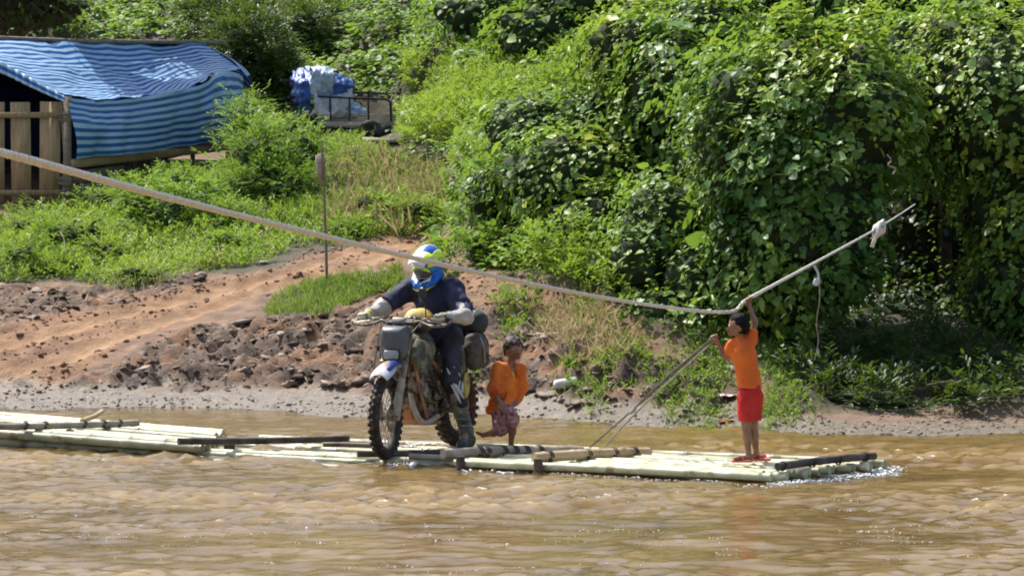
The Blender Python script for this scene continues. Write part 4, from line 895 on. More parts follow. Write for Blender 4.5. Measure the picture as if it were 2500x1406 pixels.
for i in range(5):   # second layer below
    f = (i+.5)/5; e = eR0.lerp(eR1, f); e.z = -0.035; pole('bamboo_pole', e-dirR*rng.uniform(.0, .05), e+dirR*2.7, R_, m_bamboo, rfR)
c0, c1 = W(1898, 1136, 27.95), W(2135, 1122, 28.75); c0.z = 0.105; c1.z = 0.11
pole('cross_bar', c0, c1, 0.032, m_bamboo_dark, rfR)
for f in (.05, .35, .62, .9): lashing(c0.lerp(c1, f), c1-c0, 0.033, rfR)
# the two lashed cross logs
lA0, lA1 = W(1082, 1107, 29.05), W(1420, 1100, 30.0); pole('cross_log', lA0, lA1, 0.042, m_bamboo_grey, rfR, node=.3)
lB0, lB1 = W(1304, 1117, 28.75), W(1584, 1104, 29.5); pole('cross_log', lB0, lB1, 0.044, m_bamboo_old, rfR, node=.28)
for f in (.25, .30, .42, .5, .58, .68): lashing(lA0.lerp(lA1, f), lA1-lA0, 0.044, rfR, 2, .016)
for f in (.12, .45, .68, .86): lashing(lB0.lerp(lB1, f), lB1-lB0, 0.046, rfR, 2, .014)
for P_ in (W(1124, 1128, 28.95), W(1314, 1134, 28.62)):
    MB().tube([P_+Vector((0, 0, -.06)), P_+Vector((0, 0, .05))], 0.038, 9).build('spacer', m_bamboo_dark, rfR)
# middle, half sunk under the motorcycle
rfM = empty('bamboo_raft', (0, 0, 0)); tag(rfM, 'half sunken middle raft carrying the motorcycle', 'raft', 'bamboo rafts lined up across the river')
for i in range(15):
    f = i/14; a0 = Vector((-0.25, 28.98, 0)).lerp(Vector((0.75, 30.55, 0)), f); b0 = a0+Vector((-2.55+rng.uniform(-.2, .2)-.35*f, 0.98+.05*f, 0))
    a0.z = -0.036+rng.uniform(-.022, .03); b0.z = -0.030+rng.uniform(-.02, .034)
    pole('bamboo_pole', a0, b0, 0.034*rng.uniform(.9, 1.1), m_bamboo if i % 3 else m_bamboo_grey, rfM)
pole('cross_bar', Wz(436, 1077, .13), Wz(850, 1070, .07), 0.030, m_bamboo_dark, rfM)
pole('cross_bar', Wz(790, 1085, .06), Wz(925, 1088, .06), 0.022, m_bamboo_dark, rfM)
pole('cross_bar', Wz(872, 1107, .055), Wz(1130, 1102, .055), 0.030, m_bamboo_dark, rfM)
pole('cross_bar', Wz(1000, 1114, .045), Wz(1120, 1118, .045), 0.028, m_bamboo_grey, rfM)
for P_ in (W(481, 1089, 30.2), W(560, 1083, 30.35)):
    MB().tube([P_+Vector((0, 0, -.08)), P_+Vector((0, 0, .04))], 0.05, 9).build('spacer', m_bamboo_dark, rfM)
# left raft, riding higher
rfL = empty('bamboo_raft', (0, 0, 0)); tag(rfL, 'left raft of white bamboo poles running out of the picture', 'raft', 'bamboo rafts lined up across the river')
n0, n1 = W(488, 1088, 29.95), W(556, 1063, 31.15); l0, l1 = W(-420, 1030, 31.6), W(-420, 985, 34.0)
for i in range(18):
    f = i/17; a0 = n0.lerp(n1, f); b0 = l0.lerp(l1, f); d = (a0-b0).normalized(); a0 = a0+d*rng.uniform(-.05, .05); a0.z = 0.05+.02*math.sin(i*1.7); b0.z = 0.14-.045*f+rng.uniform(-.01, .01)
    pole('bamboo_pole', a0, b0, R_*rng.uniform(.9, 1.12), m_bamboo, rfL)
for i in range(8):
    f = (i+.5)/8; a0 = n0.lerp(n1, f); b0 = l0.lerp(l1, f); a0.z = -.03; b0.z = .06; pole('bamboo_pole', a0, b0, R_, m_bamboo, rfL)
x0, x1 = W(-60, 1040, 31.0), W(338, 1029, 32.6); x0.z = .235; x1.z = .2
x0 = Wz(-60, 1042, .19); x1 = Wz(338, 1032, .15); pole('cross_bar', x0, x1, 0.030, m_bamboo_grey, rfL)
for f in (.3, .42, .66, .78, .88): lashing(x0.lerp(x1, f), x1-x0, 0.031, rfL, 2, .010)
stk_ = pole('bamboo_stick', Wz(200, 1027, .15), W(250, 1004, 32.0), 0.022, m_bamboo_old, None, False); tag(stk_, 'short bamboo stick poking up from the left raft', 'stick')

# ================================================================ ROPES
m_rope = mat('pale_rope', (0.66, 0.61, 0.52), (0.82, 0.78, 0.70), 0.8, 40, 0.3, 90)
def rope(name, pts, r, mt, n=220, strands=3, pitch=0.16, parent=None, taper=([0, 99], [1, 1])):
    C_ = catmull(pts, n*3); seg = np.concatenate([[0], np.cumsum(np.linalg.norm(np.diff(C_, axis=0), axis=1))]); Lg = seg[-1]; s = np.linspace(0, Lg, int(max(60, Lg/0.02)))
    C_ = np.stack([np.interp(s, seg, C_[:, i]) for i in range(3)], -1); tg = unit(np.gradient(C_, axis=0)); u = unit(np.cross(tg, UPV)); v = np.cross(tg, u); mb = MB()
    for k in range(strands):
        a = s/pitch*2*math.pi+k*2*math.pi/strands; rr_ = r*np.interp(s, taper[0], taper[1])*(1+.06*fbm(P3(s*3, k*7.), 2)); mb.tube(C_+(rr_*.5)[:, None]*(np.cos(a)[:, None]*u+np.sin(a)[:, None]*v), rr_*.56, 6)
    return mb.build(name, mt, parent)
rp_ = [W(-900, 150, 11.6), W(-400, 275, 12.8), W(0, 372, 14.6), W(400, 480, 17.4), W(760, 570, 20.4), W(1100, 651, 23.8), W(1400, 714, 26.6), W(1640, 752, 28.4), W(1770, 762, 28.75), W(1806, 750, 28.78), W(1826, 731, 28.8), W(1980, 647, 30.2), W(2145, 556, 32.0), W(2234, 499, 33.4)]
_c = catmull(rp_, 600); _l = np.concatenate([[0], np.cumsum(np.linalg.norm(np.diff(_c, axis=0), axis=1))]); _tp = ([0, _l[int(600*8/13)], _l[int(600*10/13)], _l[-1]], [1.0, .80, .78, .28])
mr = rope('ferry_rope', rp_, 0.0195, m_rope, taper=_tp); tag(mr, 'thick pale rope stretched across the river over the rafts', 'rope')
k0 = W(2146, 560, 31.9); tog = empty('rope_toggle', tuple(k0)); tag(tog, 'pale wooden toggle knotted on the rope before the dark hollow', 'toggle')
mb = MB()
for q in range(5):
    a = np.linspace(0, 2*math.pi, 14); mb.tube([(0.02*(q-2)*.9+.045*math.cos(t_)*.4, .045*math.cos(t_), .055*math.sin(t_)-.0+.012*(q-2)) for t_ in a], .014, 6)
mb.build('knot', m_rope, tog)
o = MB().beam((0.01, -.03, .07), (-.065, -.03, -.16), .03, .062, (0, 1, 0)).build('wooden_peg', m_rope, tog, False)
st = catmull([W(1992, 648, 30.3), W(1998, 672, 30.3), W(2001, 730, 30.3), W(1993, 790, 30.3), W(1998, 830, 30.3), W(1988, 880, 30.3)], 60)
hs = MB().tube(st, 0.0042, 5).build('hanging_string', m_bamboo_grey); tag(hs, 'thin frayed string hanging from the rope above the dark bank', 'string')
mb = MB(); mb.tube([W(1988, 650, 30.2), W(1997, 665, 30.2), W(2000, 690, 30.2)], .011, 6); mb.tube([W(1994, 680, 30.2), W(1992, 692, 30.2), W(1990, 697, 30.2)], [.018, .028, .016], 8); o = mb.build('shackle', m_white, hs)
# tow line to the raft, doubled
m_cord = mat('grey_green_cord', (0.16, 0.17, 0.12), (0.30, 0.31, 0.22), 0.7, 20)
m_cord2 = mat('dark_cord', (0.07, 0.07, 0.055), (0.16, 0.15, 0.11), 0.7, 20)
tl_ = empty('tow_line', (0, 0, 0)); tag(tl_, 'doubled grey cord slanting from the child on the right raft down to a cross log', 'rope')
MB().tube(catmull([W(1746, 826, 28.7), W(1690, 872, 28.9), W(1545, 1000, 29.3), W(1440, 1092, 29.45)], 40), .008, 6).build('cord', m_cord2, tl_)
MB().tube(catmull([W(1748, 828, 28.75), W(1697, 874, 28.95), W(1556, 1004, 29.3), W(1478, 1090, 29.4)], 40), .008, 6).build('cord', m_cord, tl_)
MB().tube([W(1738, 828, 28.68), W(1640, 910, 29.0), W(1560, 985, 29.25)], [.012, .011, .008], 7).build('cord_bundle', m_cord2, tl_)
MB().tube([W(1553, 990, 29.2), W(1546, 1001, 29.2), W(1538, 1010, 29.2)], [.012, .022, .01], 7).build('knot', m_cord, tl_)

# ================================================================ LITTER on the bank
g = on_ground(1378, 958); m_block = mat('pale_block', (0.50, 0.48, 0.42), (0.62, 0.60, 0.54), 0.8, 10, 0.3)
bl = sdf('concrete_block', [('c', (-.07, 0, 0), (.09, .01, .02), .035, .04), ('c', (-.06, .03, .0), (.09, .03, .03), .045, .045)], m_block, None, .008, .02, .006, 14); bl.location = g+Vector((0, 0, .07)); bl.rotation_euler = (0.2, 0, .1)
tag(bl, 'pale chipped block lying on the mud below the bank', 'block')
m_pink = mat('pink_wrapper', (0.5, 0.22, 0.22), (0.72, 0.6, 0.55), 0.5, 20, 0.4); m_redp = mat('red_plastic', (0.5, 0.03, 0.04), (0.6, 0.08, 0.08), 0.5, 10)
def scrap(px, py, w, h, mt, lab, sd, lift=.02):
    g = on_ground(px, py); r = np.random.default_rng(sd); u = np.linspace(-1, 1, 12); U, Vv = np.meshgrid(u, u); Z = .35*fbm(P3(U*1.4+sd, Vv*1.4, sd), 3)
    V = np.stack([U*w, Vv*h*1.5, (Z+.3)*h], -1).reshape(-1, 3)+np.array(tuple(g))+(0, 0, lift); idx = np.arange(144).reshape(12, 12)
    o = mesh_np('litter', V, np.stack([idx[:-1, :-1], idx[:-1, 1:], idx[1:, 1:], idx[1:, :-1]], -1).reshape(-1, 4), mt, True); o.modifiers.new('thickness', 'SOLIDIFY').thickness = .004; tag(o, lab, 'litter', 'litter on the bank'); return o
scrap(1778, 972, .08, .06, m_pink, 'crumpled pink and white wrapper on the bank just left of the red shorts', 3)
scrap(1772, 1034, .07, .03, m_redp, 'flat red plastic scrap at the waterline left of the child in shorts', 5)
scrap(1668, 1020, .05, .02, m_lash, 'small dark scrap at the waterline between tow line and child', 8)
m_whitep = mat('white_plastic', (0.6, 0.6, 0.62), (0.75, 0.75, 0.77), 0.4, 10)
scrap(118, 548, .06, .05, m_whitep, 'white plastic scrap in the grass below the wooden gate', 11)
scrap(670, 262, .10, .05, m_whitep, 'white plastic scrap among the leaves between hut and tricycle', 13)
scrap(645, 645, .05, .03, m_whitep, 'pale scrap on the track edge left of the stake', 15)
stick = MB().tube(catmull([on_ground(128, 560)+Vector((0, 0, .02)), W(148, 568, 43.0), W(158, 595, 42.6), W(150, 640, 42.2)], 24), .009, 5).build('dead_branch', m_wood2); tag(stick, 'thin bent dead branch in the weeds at the left', 'branch')
vn = MB().tube(catmull([W(2166, 378, 34.2), W(2176, 392, 34.2), W(2168, 404, 34.2), W(2186, 412, 34.2), W(2180, 426, 34.2)], 24), .008, 5).build('curled_tendril', m_bamboo_grey); tag(vn, 'pale curled tendril at the edge of the tallest vine covered tree', 'tendril')
print('things', time.time()-T0)
# ================================================================ PEOPLE
m_skin = mat('brown_skin', (0.23, 0.115, 0.062), (0.31, 0.165, 0.095), 0.5, 12, 0.05)
m_skin2 = mat('dark_skin', (0.23, 0.10, 0.055), (0.32, 0.155, 0.09), 0.5, 12, 0.05)
m_hair = mat('black_hair', (0.005, 0.004, 0.004), (0.014, 0.011, 0.010), 0.75, 40, 0.2, 60, spec=.12)
m_hair2 = mat('reddish_hair', (0.025, 0.015, 0.012), (0.07, 0.042, 0.032), 0.6, 40, 0.4, 60)
m_orange = mat('orange_shirt', (0.70, 0.125, 0.012), (0.78, 0.165, 0.02), 0.75, 5, 0.2, 30)
m_orange2 = mat('orange_jacket', (0.62, 0.115, 0.012), (0.80, 0.22, 0.03), 0.75, 6, 0.2, 30, third=(0.45, 0.06, 0.012), tscale=5, tedge=.6)
m_redc = mat('red_shorts', (0.50, 0.012, 0.012), (0.60, 0.03, 0.02), 0.75, 6, 0.2, 30)
m_pattern = mat('patterned_shorts', (0.30, 0.11, 0.09), (0.52, 0.30, 0.27), 0.8, 26, 0.2, 30, third=(0.12, 0.045, 0.05), tscale=30, tedge=.56)
m_yel = mat('yellow_undershirt', (0.72, 0.36, 0.03), (0.78, 0.45, 0.08), 0.8, 8)
m_flip = mat('pink_sandal', (0.62, 0.10, 0.09), (0.70, 0.2, 0.16), 0.6, 12)
m_eye = mat('eye', (0.6, 0.6, 0.58), None, 0.2); m_pupil = mat('pupil', (0.02, 0.012, 0.01), None, 0.2); m_lip = mat('lips', (0.25, 0.08, 0.06), None, 0.5)
def fingers(pr, palm, dirv, side, n, r=.0075, L=.05, curl=.6):
    """four unequal fingers and a thumb, bent twice towards n"""
    palm = np.array(tuple(palm)); d = unit(np.array(tuple(dirv))); s = unit(np.array(tuple(side))); c = unit(np.array(tuple(n)))
    for i, l in enumerate((.88, 1.0, .95, .75)):
        a = palm+s*(i-1.5)*r*2.1+d*.012; k1 = a+(d*math.cos(curl*.6)+c*math.sin(curl*.6))*L*.45*l; k2 = k1+(d*math.cos(curl*1.7)+c*math.sin(curl*1.7))*L*.35*l; k3 = k2+(d*math.cos(curl*2.7)+c*math.sin(curl*2.7))*L*.25*l
        pr += [('c', a, k1, r, r*.95), ('c', k1, k2, r*.95, r*.88), ('c', k2, k3, r*.88, r*.75)]
    a = palm-s*r*3.2-d*.012; k1 = a-s*.014+d*.012+c*.008; pr += [('c', a, k1, r*1.15, r), ('c', k1, k1+d*.012+c*.016, r, r*.85)]
def person(name, label): 
    o = empty(name, (0, 0, 0)); tag(o, label, 'person'); return o
# ---------------- child holding the rope
D1 = 28.68
def J(px, py, dy=0.0): return np.array(tuple(W(px, py, D1+dy)))
kid = person('person', 'child in orange shirt and red shorts standing on the right raft, holding the rope')
pel, wai, che, nek, hed = J(1832, 962), J(1827, 920), J(1816, 862, .0), J(1806, 828, -.01), J(1801, 797, .0)
shR, elR, haR = J(1834, 832, .03), J(1843, 785, .06), J(1827, 741, .09)
shL, elL, haL = J(1790, 842, .02), J(1772, 872, .10), J(1749, 833, .12)
hpR, knR, anR = J(1842, 968, .02), J(1838, 1038, .0), J(1846, 1104, .04)
hpL, knL, anL = J(1822, 968, -.03), J(1822, 1038, -.05), J(1827, 1106, -.06)
pr = [('c', pel, wai, .072, .066), ('c', wai, che, .066, .080), ('c', che, nek, .075, .035), ('c', nek, hed, .030, .034), ('c', J(1796, 838, .01), J(1828, 836, .01), .036, .036),
      ('c', shR, elR, .030, .024), ('c', elR, haR, .024, .015), ('c', shL, elL, .030, .024), ('c', elL, haL, .024, .015),
      ('c', hpR, knR, .056, .038), ('c', knR, (knR*.6+anR*.4), .036, .037), ('c', (knR*.6+anR*.4), anR, .037, .021),
      ('c', hpL, knL, .056, .038), ('c', knL, (knL*.6+anL*.4), .036, .037), ('c', (knL*.6+anL*.4), anL, .037, .021),
      ('e', hed+(0, 0, .012), (.072, .084, .092)), ('c', hed+(-.045, .0, -.045), hed+(-.058, .0, -.055), .028, .022), ('c', hed+(-.073, .0, -.012), hed+(-.083, .0, -.022), .010, .011),
      ('e', hed+(.012, -.070, -.008), (.018, .010, .024)), ('e', hed+(.012, .072, -.008), (.018, .010, .024))]
for an, tx, dy in ((anR, 18, .06), (anL, -30, -.06)):
    toe = an+np.array(((tx)*D1/F, dy*0.4+(.06 if tx > 0 else -.01), -.036)); hee = an+(.012 if tx < 0 else -.03, 0, -.03)
    pr += [('c', an, hee, .022, .022), ('c', hee, toe, .022, .016)]
    for q in range(5):
        dd = unit(toe-hee); sd_ = unit(np.cross(dd, UPV)); p0 = toe+sd_*(q-2)*.011; pr.append(('c', p0-dd*.01, p0+dd*(.018-.002*abs(q-1)), .009, .007))
pr += [('c', haR, haR+(0, 0, .014), .018, .018)]; fingers(pr, haR+(0, -.0, .016), (0.1, -.1, 1), (.85, .1, .4), (0, -1, -.2), .0075, .045, .9)
pr += [('c', haL, haL+(-.012, 0, .016), .018, .018)]; fingers(pr, haL+(-.01, 0, .016), (-.5, -.1, 1), (.7, .2, .3), (0, -1, 0), .0075, .045, .9)
sdf('body', pr, m_skin, kid, .0055, .016)
def shirt_cut(z): return None
spr = [('c', wai+(.006, 0, -.065), wai, .094, .088), ('c', wai, che, .088, .094), ('c', che, nek+(0, 0, -.012), .09, .048), ('c', J(1793, 843, .01), J(1834, 836, .02), .046, .046), ('c', shR, elR*.62+shR*.38, .046, .043), ('c', shL, elL*.62+shL*.38, .046, .044)]
hem_z = J(1830, 946)[2]; nk_z = J(1806, 826)[2]
axR = unit(elR-shR); axL = unit(elL-shL); eR_ = shR*.42+elR*.58; eL_ = shL*.42+elL*.58
def cut_shirt(g):
    c = hem_z-g[..., 2]-0.05*(g[..., 0]-pel[0])
    c = np.maximum(c, np.minimum((g-eR_)@axR, 0.04-np.linalg.norm((g-eR_)-((g-eR_)@axR)[..., None]*axR, axis=-1)*-1) if False else np.where(((g-eR_)@axR > 0) & (np.linalg.norm(g-eR_, axis=-1) < .11), (g-eR_)@axR, -1))
    c = np.maximum(c, np.where(((g-eL_)@axL > 0) & (np.linalg.norm(g-eL_, axis=-1) < .11), (g-eL_)@axL, -1)); return c
sdf('shirt', spr, m_orange, kid, .0065, .03, .012, 12, cut_shirt)
hs_z = J(1830, 1026)[2]; top_z = J(1830, 936)[2]
sdf('shorts', [('c', pel+(0, 0, .05), pel, .082, .088), ('c', hpR, knR*.75+hpR*.25, .074, .070), ('c', hpL, knL*.75+hpL*.25, .074, .074)], m_redc, kid, .0065, .03, .009, 14, lambda g: np.maximum(hs_z-g[..., 2], g[..., 2]-top_z))
sdf('hair', [('e', hed+(.010, .002, .026), (.084, .093, .088)), ('e', hed+(.038, 0, -.008), (.055, .082, .070))], m_hair, kid, .0055, .02, .008, 34, lambda g: np.maximum((hed[0]-.048)-g[..., 0]-0.6*(g[..., 2]-hed[2]-.035), (hed[2]-.055)-g[..., 2]))
for yy in (-.028, .028):
    e_ = sdf('eye', [('e', hed+(-.066, yy, .010), (.009, .012, .008))], m_eye, kid, .003, .004); sdf('pupil', [('e', hed+(-.073, yy, .010), (.004, .005, .005))], m_pupil, e_, .002, .003)
sdf('mouth', [('c', hed+(-.079, -.016, -.044), hed+(-.079, .016, -.044), .005, .005)], m_lip, kid, .003, .003)
for an, tx in ((anR, 18), (anL, -30)):
    sgn = 1 if tx > 0 else -1; c = an+(tx*.4*D1/F, .02 if tx > 0 else -.03, -.060); so = sdf('sandal', [('c', c+(-.045*sgn, 0, 0), c+(.065*sgn, .01, 0), .030, .036)], m_flip, kid, .006, .01, 0, 1, lambda g: np.abs(g[..., 2]-c[2])-.010)
    MB().tube([c+(-.0, -.034, .0), c+(.01*sgn, -.02, .032), c+(.04*sgn, 0, .022), c+(.01*sgn, .02, .032), c+(0, .036, .0)], .008, 6).build('strap', m_flip, so)
# ---------------- child wading behind the motorcycle
D2 = 30.75
def J(px, py, dy=0.0): return np.array(tuple(W(px, py, D2+dy)))
kd2 = person('person', 'child in open orange jacket and patterned shorts wading beside the motorcycle')
hed, nek, che, wai, pel = J(1254, 854, -.06), J(1247, 886, -.02), J(1240, 915, .0), J(1232, 955, .02), J(1226, 985, .03)
shL, shR = J(1271, 900, -.02), J(1218, 898, -.03); elR, haR = J(1204, 948, -.08), J(1222, 985, -.14); elL, haL = J(1276, 945, .04), J(1262, 975, .0)
hpA, knA, anA = J(1232, 992, .0), J(1253, 1030, -.10), J(1247, 1086, -.02)
hpB, knB, anB = J(1218, 992, .05), J(1222, 1052, -.06), J(1180, 1062, .12)
pr = [('c', pel, wai, .070, .062), ('c', wai, che, .062, .074), ('c', che, nek, .07, .033), ('c', nek, hed, .030, .034), ('c', shL, shR, .035, .035),
      ('c', shR, elR, .028, .023), ('c', elR, haR, .023, .015), ('c', shL, elL, .028, .023), ('c', elL, haL, .023, .015),
      ('c', hpA, knA, .052, .036), ('c', knA, knA*.6+anA*.4, .035, .034), ('c', knA*.6+anA*.4, anA, .034, .021), ('c', anA, anA+(.05, -.04, -.035), .02, .015),
      ('c', hpB, knB, .052, .037), ('c', knB, knB*.6+anB*.4, .036, .034), ('c', knB*.6+anB*.4, anB, .034, .020), ('c', anB, anB+(-.055, .03, .02), .020, .014),
      ('e', hed+(0, 0, .012), (.078, .082, .096)), ('c', hed+(.03, -.04, -.05), hed+(.038, -.045, -.055), .028, .024), ('c', hed+(.045, -.062, -.006), hed+(.05, -.076, -.020), .009, .011),
      ('e', hed+(-.058, -.048, -.005), (.012, .012, .022)), ('e', hed+(.055, .058, -.005), (.012, .012, .022)), ('e', hed+(.025, -.06, -.01), (.035, .025, .03))]
pr += [('c', haR, haR+(.010, -.01, -.014), .017, .018)]; fingers(pr, haR+(.008, -.01, -.012), (.4, -.2, -1), (.8, .2, .2), (.2, -1, 0), .0072, .042, .5)
pr += [('c', haL, haL+(-.006, -.01, -.014), .017, .018)]; fingers(pr, haL+(-.006, -.01, -.012), (-.3, -.2, -1), (.8, .2, .2), (-.2, -1, 0), .0072, .042, .5)
sdf('body', pr, m_skin2, kd2, .0055, .016)
jz = J(1230, 1010)[2]; ctr = J(1260, 930, -.1)
def cut_j(g):
    # the jacket hangs open in front
    open_ = .019-np.abs((g[..., 0]-ctr[0])+0.22*(g[..., 2]-ctr[2]))*1.0-(0.02*(g[..., 2] < ctr[2]-.05)); c = np.where(g[..., 1] < D2-.035, open_, -1)
    c = np.maximum(c, jz+0.35*(g[..., 0]-che[0])-g[..., 2])
    ax = unit(haR-elR); e0 = elR*.55+haR*.45; c = np.maximum(c, np.where(((g-e0)@ax > 0) & (np.linalg.norm(g-e0, axis=-1) < .09), (g-e0)@ax, -1)); return c
sdf('jacket', [('c', shL+(.004, 0, 0), shR, .052, .056), ('c', che, wai, .088, .094), ('c', wai, pel+(0, 0, .0), .096, .108), ('c', shR, elR, .050, .054), ('c', elR, elR*.4+haR*.6, .052, .050), ('c', shL, elL, .042, .044), ('c', elL, J(1264, 975, .02), .044, .042), ('c', J(1205, 985, .03), J(1198, 1000, .03), .055, .045)], m_orange2, kd2, .0065, .03, .009, 14, cut_j)
sdf('undershirt', [('c', che+(.0, -.01, 0), wai+(.005, -.012, 0), .071, .066)], m_yel, kd2, .0075, .02, .003, 20)
sdf('shorts', [('c', pel+(0, 0, .02), pel, .090, .095), ('c', hpA, knA*.9+hpA*.1, .075, .062), ('c', hpB, knB*.92+hpB*.08, .075, .064), ('c', knA*.7+hpA*.3, knB*.7+hpB*.3, .06, .06)], m_pattern, kd2, .0065, .03, .007, 20)
sdf('hair', [('e', hed+(-.008, .008, .030), (.088, .092, .092)), ('e', hed+(-.045, .03, -.012), (.045, .06, .065))], m_hair2, kd2, .0055, .02, .007, 34, lambda g: np.maximum(np.where(g[..., 1] < hed[1]-.03, (hed[2]+.045)-g[..., 2]-.5*np.abs(g[..., 0]-hed[0]-.02), -1), (hed[2]-.055)-g[..., 2]))
for dx in (.002, .052):
    e_ = sdf('eye', [('e', hed+(dx, -.078+.02*(dx > .04), .010), (.011, .008, .008))], m_eye, kd2, .003, .004); sdf('pupil', [('e', hed+(dx+.002, -.085+.02*(dx > .04), .010), (.005, .004, .005))], m_pupil, e_, .002, .003)
sdf('mouth', [('c', hed+(.015, -.086, -.046), hed+(.048, -.078, -.046), .005, .005)], m_lip, kd2, .003, .003)
print('kids', time.time()-T0)
# ================================================================ MOTORCYCLE
BO = Vector((-0.49, 30.72, 0.015)); BH = math.atan2(-.898, -.44)
bike = empty('motorcycle', tuple(BO), BH); tag(bike, 'muddy off road motorcycle with grey headlight mask riding over the rafts', 'motorcycle')
m_tyre = mat('muddy_tyre', (0.016, 0.014, 0.012), (0.045, 0.034, 0.026), 0.7, 18, 0.2, 40, third=(0.11, 0.06, 0.035), tscale=6, tedge=.56)
m_rim = mat('muddy_rim', (0.26, 0.24, 0.21), (0.42, 0.39, 0.34), 0.45, 12, metal=.4)
m_alu = mat('muddy_metal', (0.20, 0.165, 0.12), (0.36, 0.31, 0.24), 0.55, 22, 0.3, 60, metal=.3, third=(0.09, 0.06, 0.04), tscale=14, tedge=.54)
m_eng = mat('muddy_engine', (0.20, 0.16, 0.105), (0.38, 0.31, 0.22), 0.65, 26, 0.5, 60, metal=.2, third=(0.06, 0.045, 0.035), tscale=16, tedge=.52)
m_frame = mat('brown_frame', (0.22, 0.10, 0.055), (0.34, 0.18, 0.10), 0.55, 20, 0.2, third=(.10, .06, .04), tscale=10)
m_blackp = mat('black_plastic', (0.015, 0.015, 0.016), (0.035, 0.033, 0.032), 0.4, 10)
m_mask = mat('grey_mask', (0.075, 0.085, 0.09), (0.11, 0.12, 0.125), 0.35, 5, third=(.16, .13, .10), tscale=6, tedge=.62)
m_lens = mat('headlight_lens', (0.28, 0.29, 0.29), (0.36, 0.36, 0.35), 0.15, 6, spec=.8)
m_fw = mat('white_plastic_fender', (0.42, 0.44, 0.50), (0.55, 0.55, 0.58), 0.35, 6, third=(.36, .29, .2), tscale=7, tedge=.54)
m_fb = mat('blue_plastic', (0.02, 0.03, 0.17), (0.03, 0.05, 0.24), 0.35, 6)
m_olive = mat('muddy_shroud', (0.10, 0.095, 0.06), (0.25, 0.215, 0.145), 0.6, 12, 0.2, third=(.05, .055, .045), tscale=8)
m_orangep = mat('orange_skid', (0.50, 0.16, 0.06), (0.42, 0.24, 0.13), 0.6, 14, third=(.2, .1, .06), tscale=9)
m_yelp = mat('yellow_panel', (0.55, 0.40, 0.05), (0.62, 0.50, 0.12), 0.5, 8, third=(.3, .22, .1), tscale=7)
m_gfx0 = mat('off_white', (0.5, 0.48, 0.45), (0.62, 0.6, 0.58), 0.7, 9)
m_fork = mat('muddy_fork', (0.25, 0.19, 0.13), (0.42, 0.34, 0.26), 0.55, 12, 0.2)
RX = np.array(Matrix.Rotation(math.pi/2, 3, 'X'))
def wheel(name, c, R, w, rimr, steer=None, par=bike, knobs=34):
    root_c = np.array(c); X = (lambda mb: mb.xf(steer) if steer is not None else mb)
    wh = empty(name, (0, 0, 0)); wh.parent = par
    mb = MB(); a = np.linspace(0, 2*math.pi, 14)[:-1]; prof = [((R-.012-w*.48)+w*.52*math.cos(t)*1.0, w*.5*math.sin(t)) for t in a]; mb.lathe(prof, 44, RX, c, closed=True)
    for i in range(knobs):
        for row, (off, hh) in enumerate(((0, .016), (-.36, .013), (.36, .013))):
            t = (i+(.5 if row else 0))/knobs*2*math.pi; rr = R-.006 if row == 0 else R-.022
            M = Matrix.Rotation(-t, 4, 'Y'); M3 = M.to_3x3(); tilt = Matrix.Rotation(off*-1.7, 3, 'Z') if False else Matrix.Identity(3)
            p = root_c+np.array(M3 @ Vector((rr, off*w*1.0, 0))); mb.box(p, (.026, w*(.30 if row == 0 else .24), 2*math.pi*R/knobs*.5), M3)
    ty = X(mb).build('tyre', m_tyre, wh, False)
    mb = MB(); mb.lathe([(rimr-.012, -.018), (rimr+.012, -.022), (rimr+.004, 0), (rimr+.012, .022), (rimr-.012, .018), (rimr-.016, 0)], 44, RX, c, closed=True); X(mb).build('rim', m_rim, wh)
    mb = MB()
    for i in range(32):
        t = i/32*2*math.pi; s = 1 if i % 2 else -1; t2 = t+(.35 if (i//2) % 2 else -.35)
        mb.tube([root_c+(.035*math.cos(t2), s*.03, .035*math.sin(t2)), root_c+(rimr*math.cos(t), 0, rimr*math.sin(t))], .0028, 4)
    X(mb).build('spokes', m_rim, wh, kind='stuff')
    mb = MB(); mb.lathe([(0, -.06), (.03, -.06), (.034, -.04), (.022, -.02), (.022, .02), (.034, .04), (.03, .06), (0, .06)], 16, RX, c); X(mb).build('hub', m_alu, wh)
    mb = MB(); mb.lathe([(.07, -.052), (.12, -.052), (.12, -.047), (.07, -.047)], 28, RX, c, closed=True); X(mb).build('brake_disc', m_alu, wh); return wh
st_ang = math.radians(9); piv = Matrix.Translation((1.02, 0, 0)); ST = piv @ Matrix.Rotation(st_ang, 4, 'Z') @ piv.inverted()
FW = (1.40, 0, .345); RWc = (0, 0, .33)
wheel('front_wheel', FW, .345, .088, .275, ST); wheel('rear_wheel', RWc, .335, .125, .245, None, knobs=28)
def part(name, mb, m, st_=False, smooth=True, par=None, **k):
    if st_: mb.xf(ST)
    return mb.build(name, m, par or bike, smooth, **k)
# fork
for s in (-1, 1):
    y = s*.095
    part('fork_leg', MB().tube([(1.405, y, .33), (1.36, y, .42), (1.24, y, .66)], [.030, .031, .028], 12), m_fork, True)
    part('fork_guard', MB().tube([(1.43, y*1.05, .36), (1.37, y*1.05, .50), (1.29, y*1.05, .66)], [.03, .036, .03], 8), m_fork, True)
    part('fork_tube', MB().tube([(1.25, y, .64), (1.03, y, 1.08)], .026, 12), m_alu, True)
part('axle', MB().tube([(1.40, -.11, .345), (1.40, .11, .345)], .014, 8), m_alu, True)
mb = MB(); mb.box((1.175, 0, .80), (.07, .24, .035), Matrix.Rotation(.46, 3, 'Y')); mb.box((1.06, 0, 1.02), (.07, .24, .03), Matrix.Rotation(.46, 3, 'Y')); part('fork_clamp', mb, m_alu, True, False, bevel=.006)
part('steering_stem', MB().tube([(1.12, 0, .80), (1.01, 0, 1.02)], .03, 10), m_alu, True)
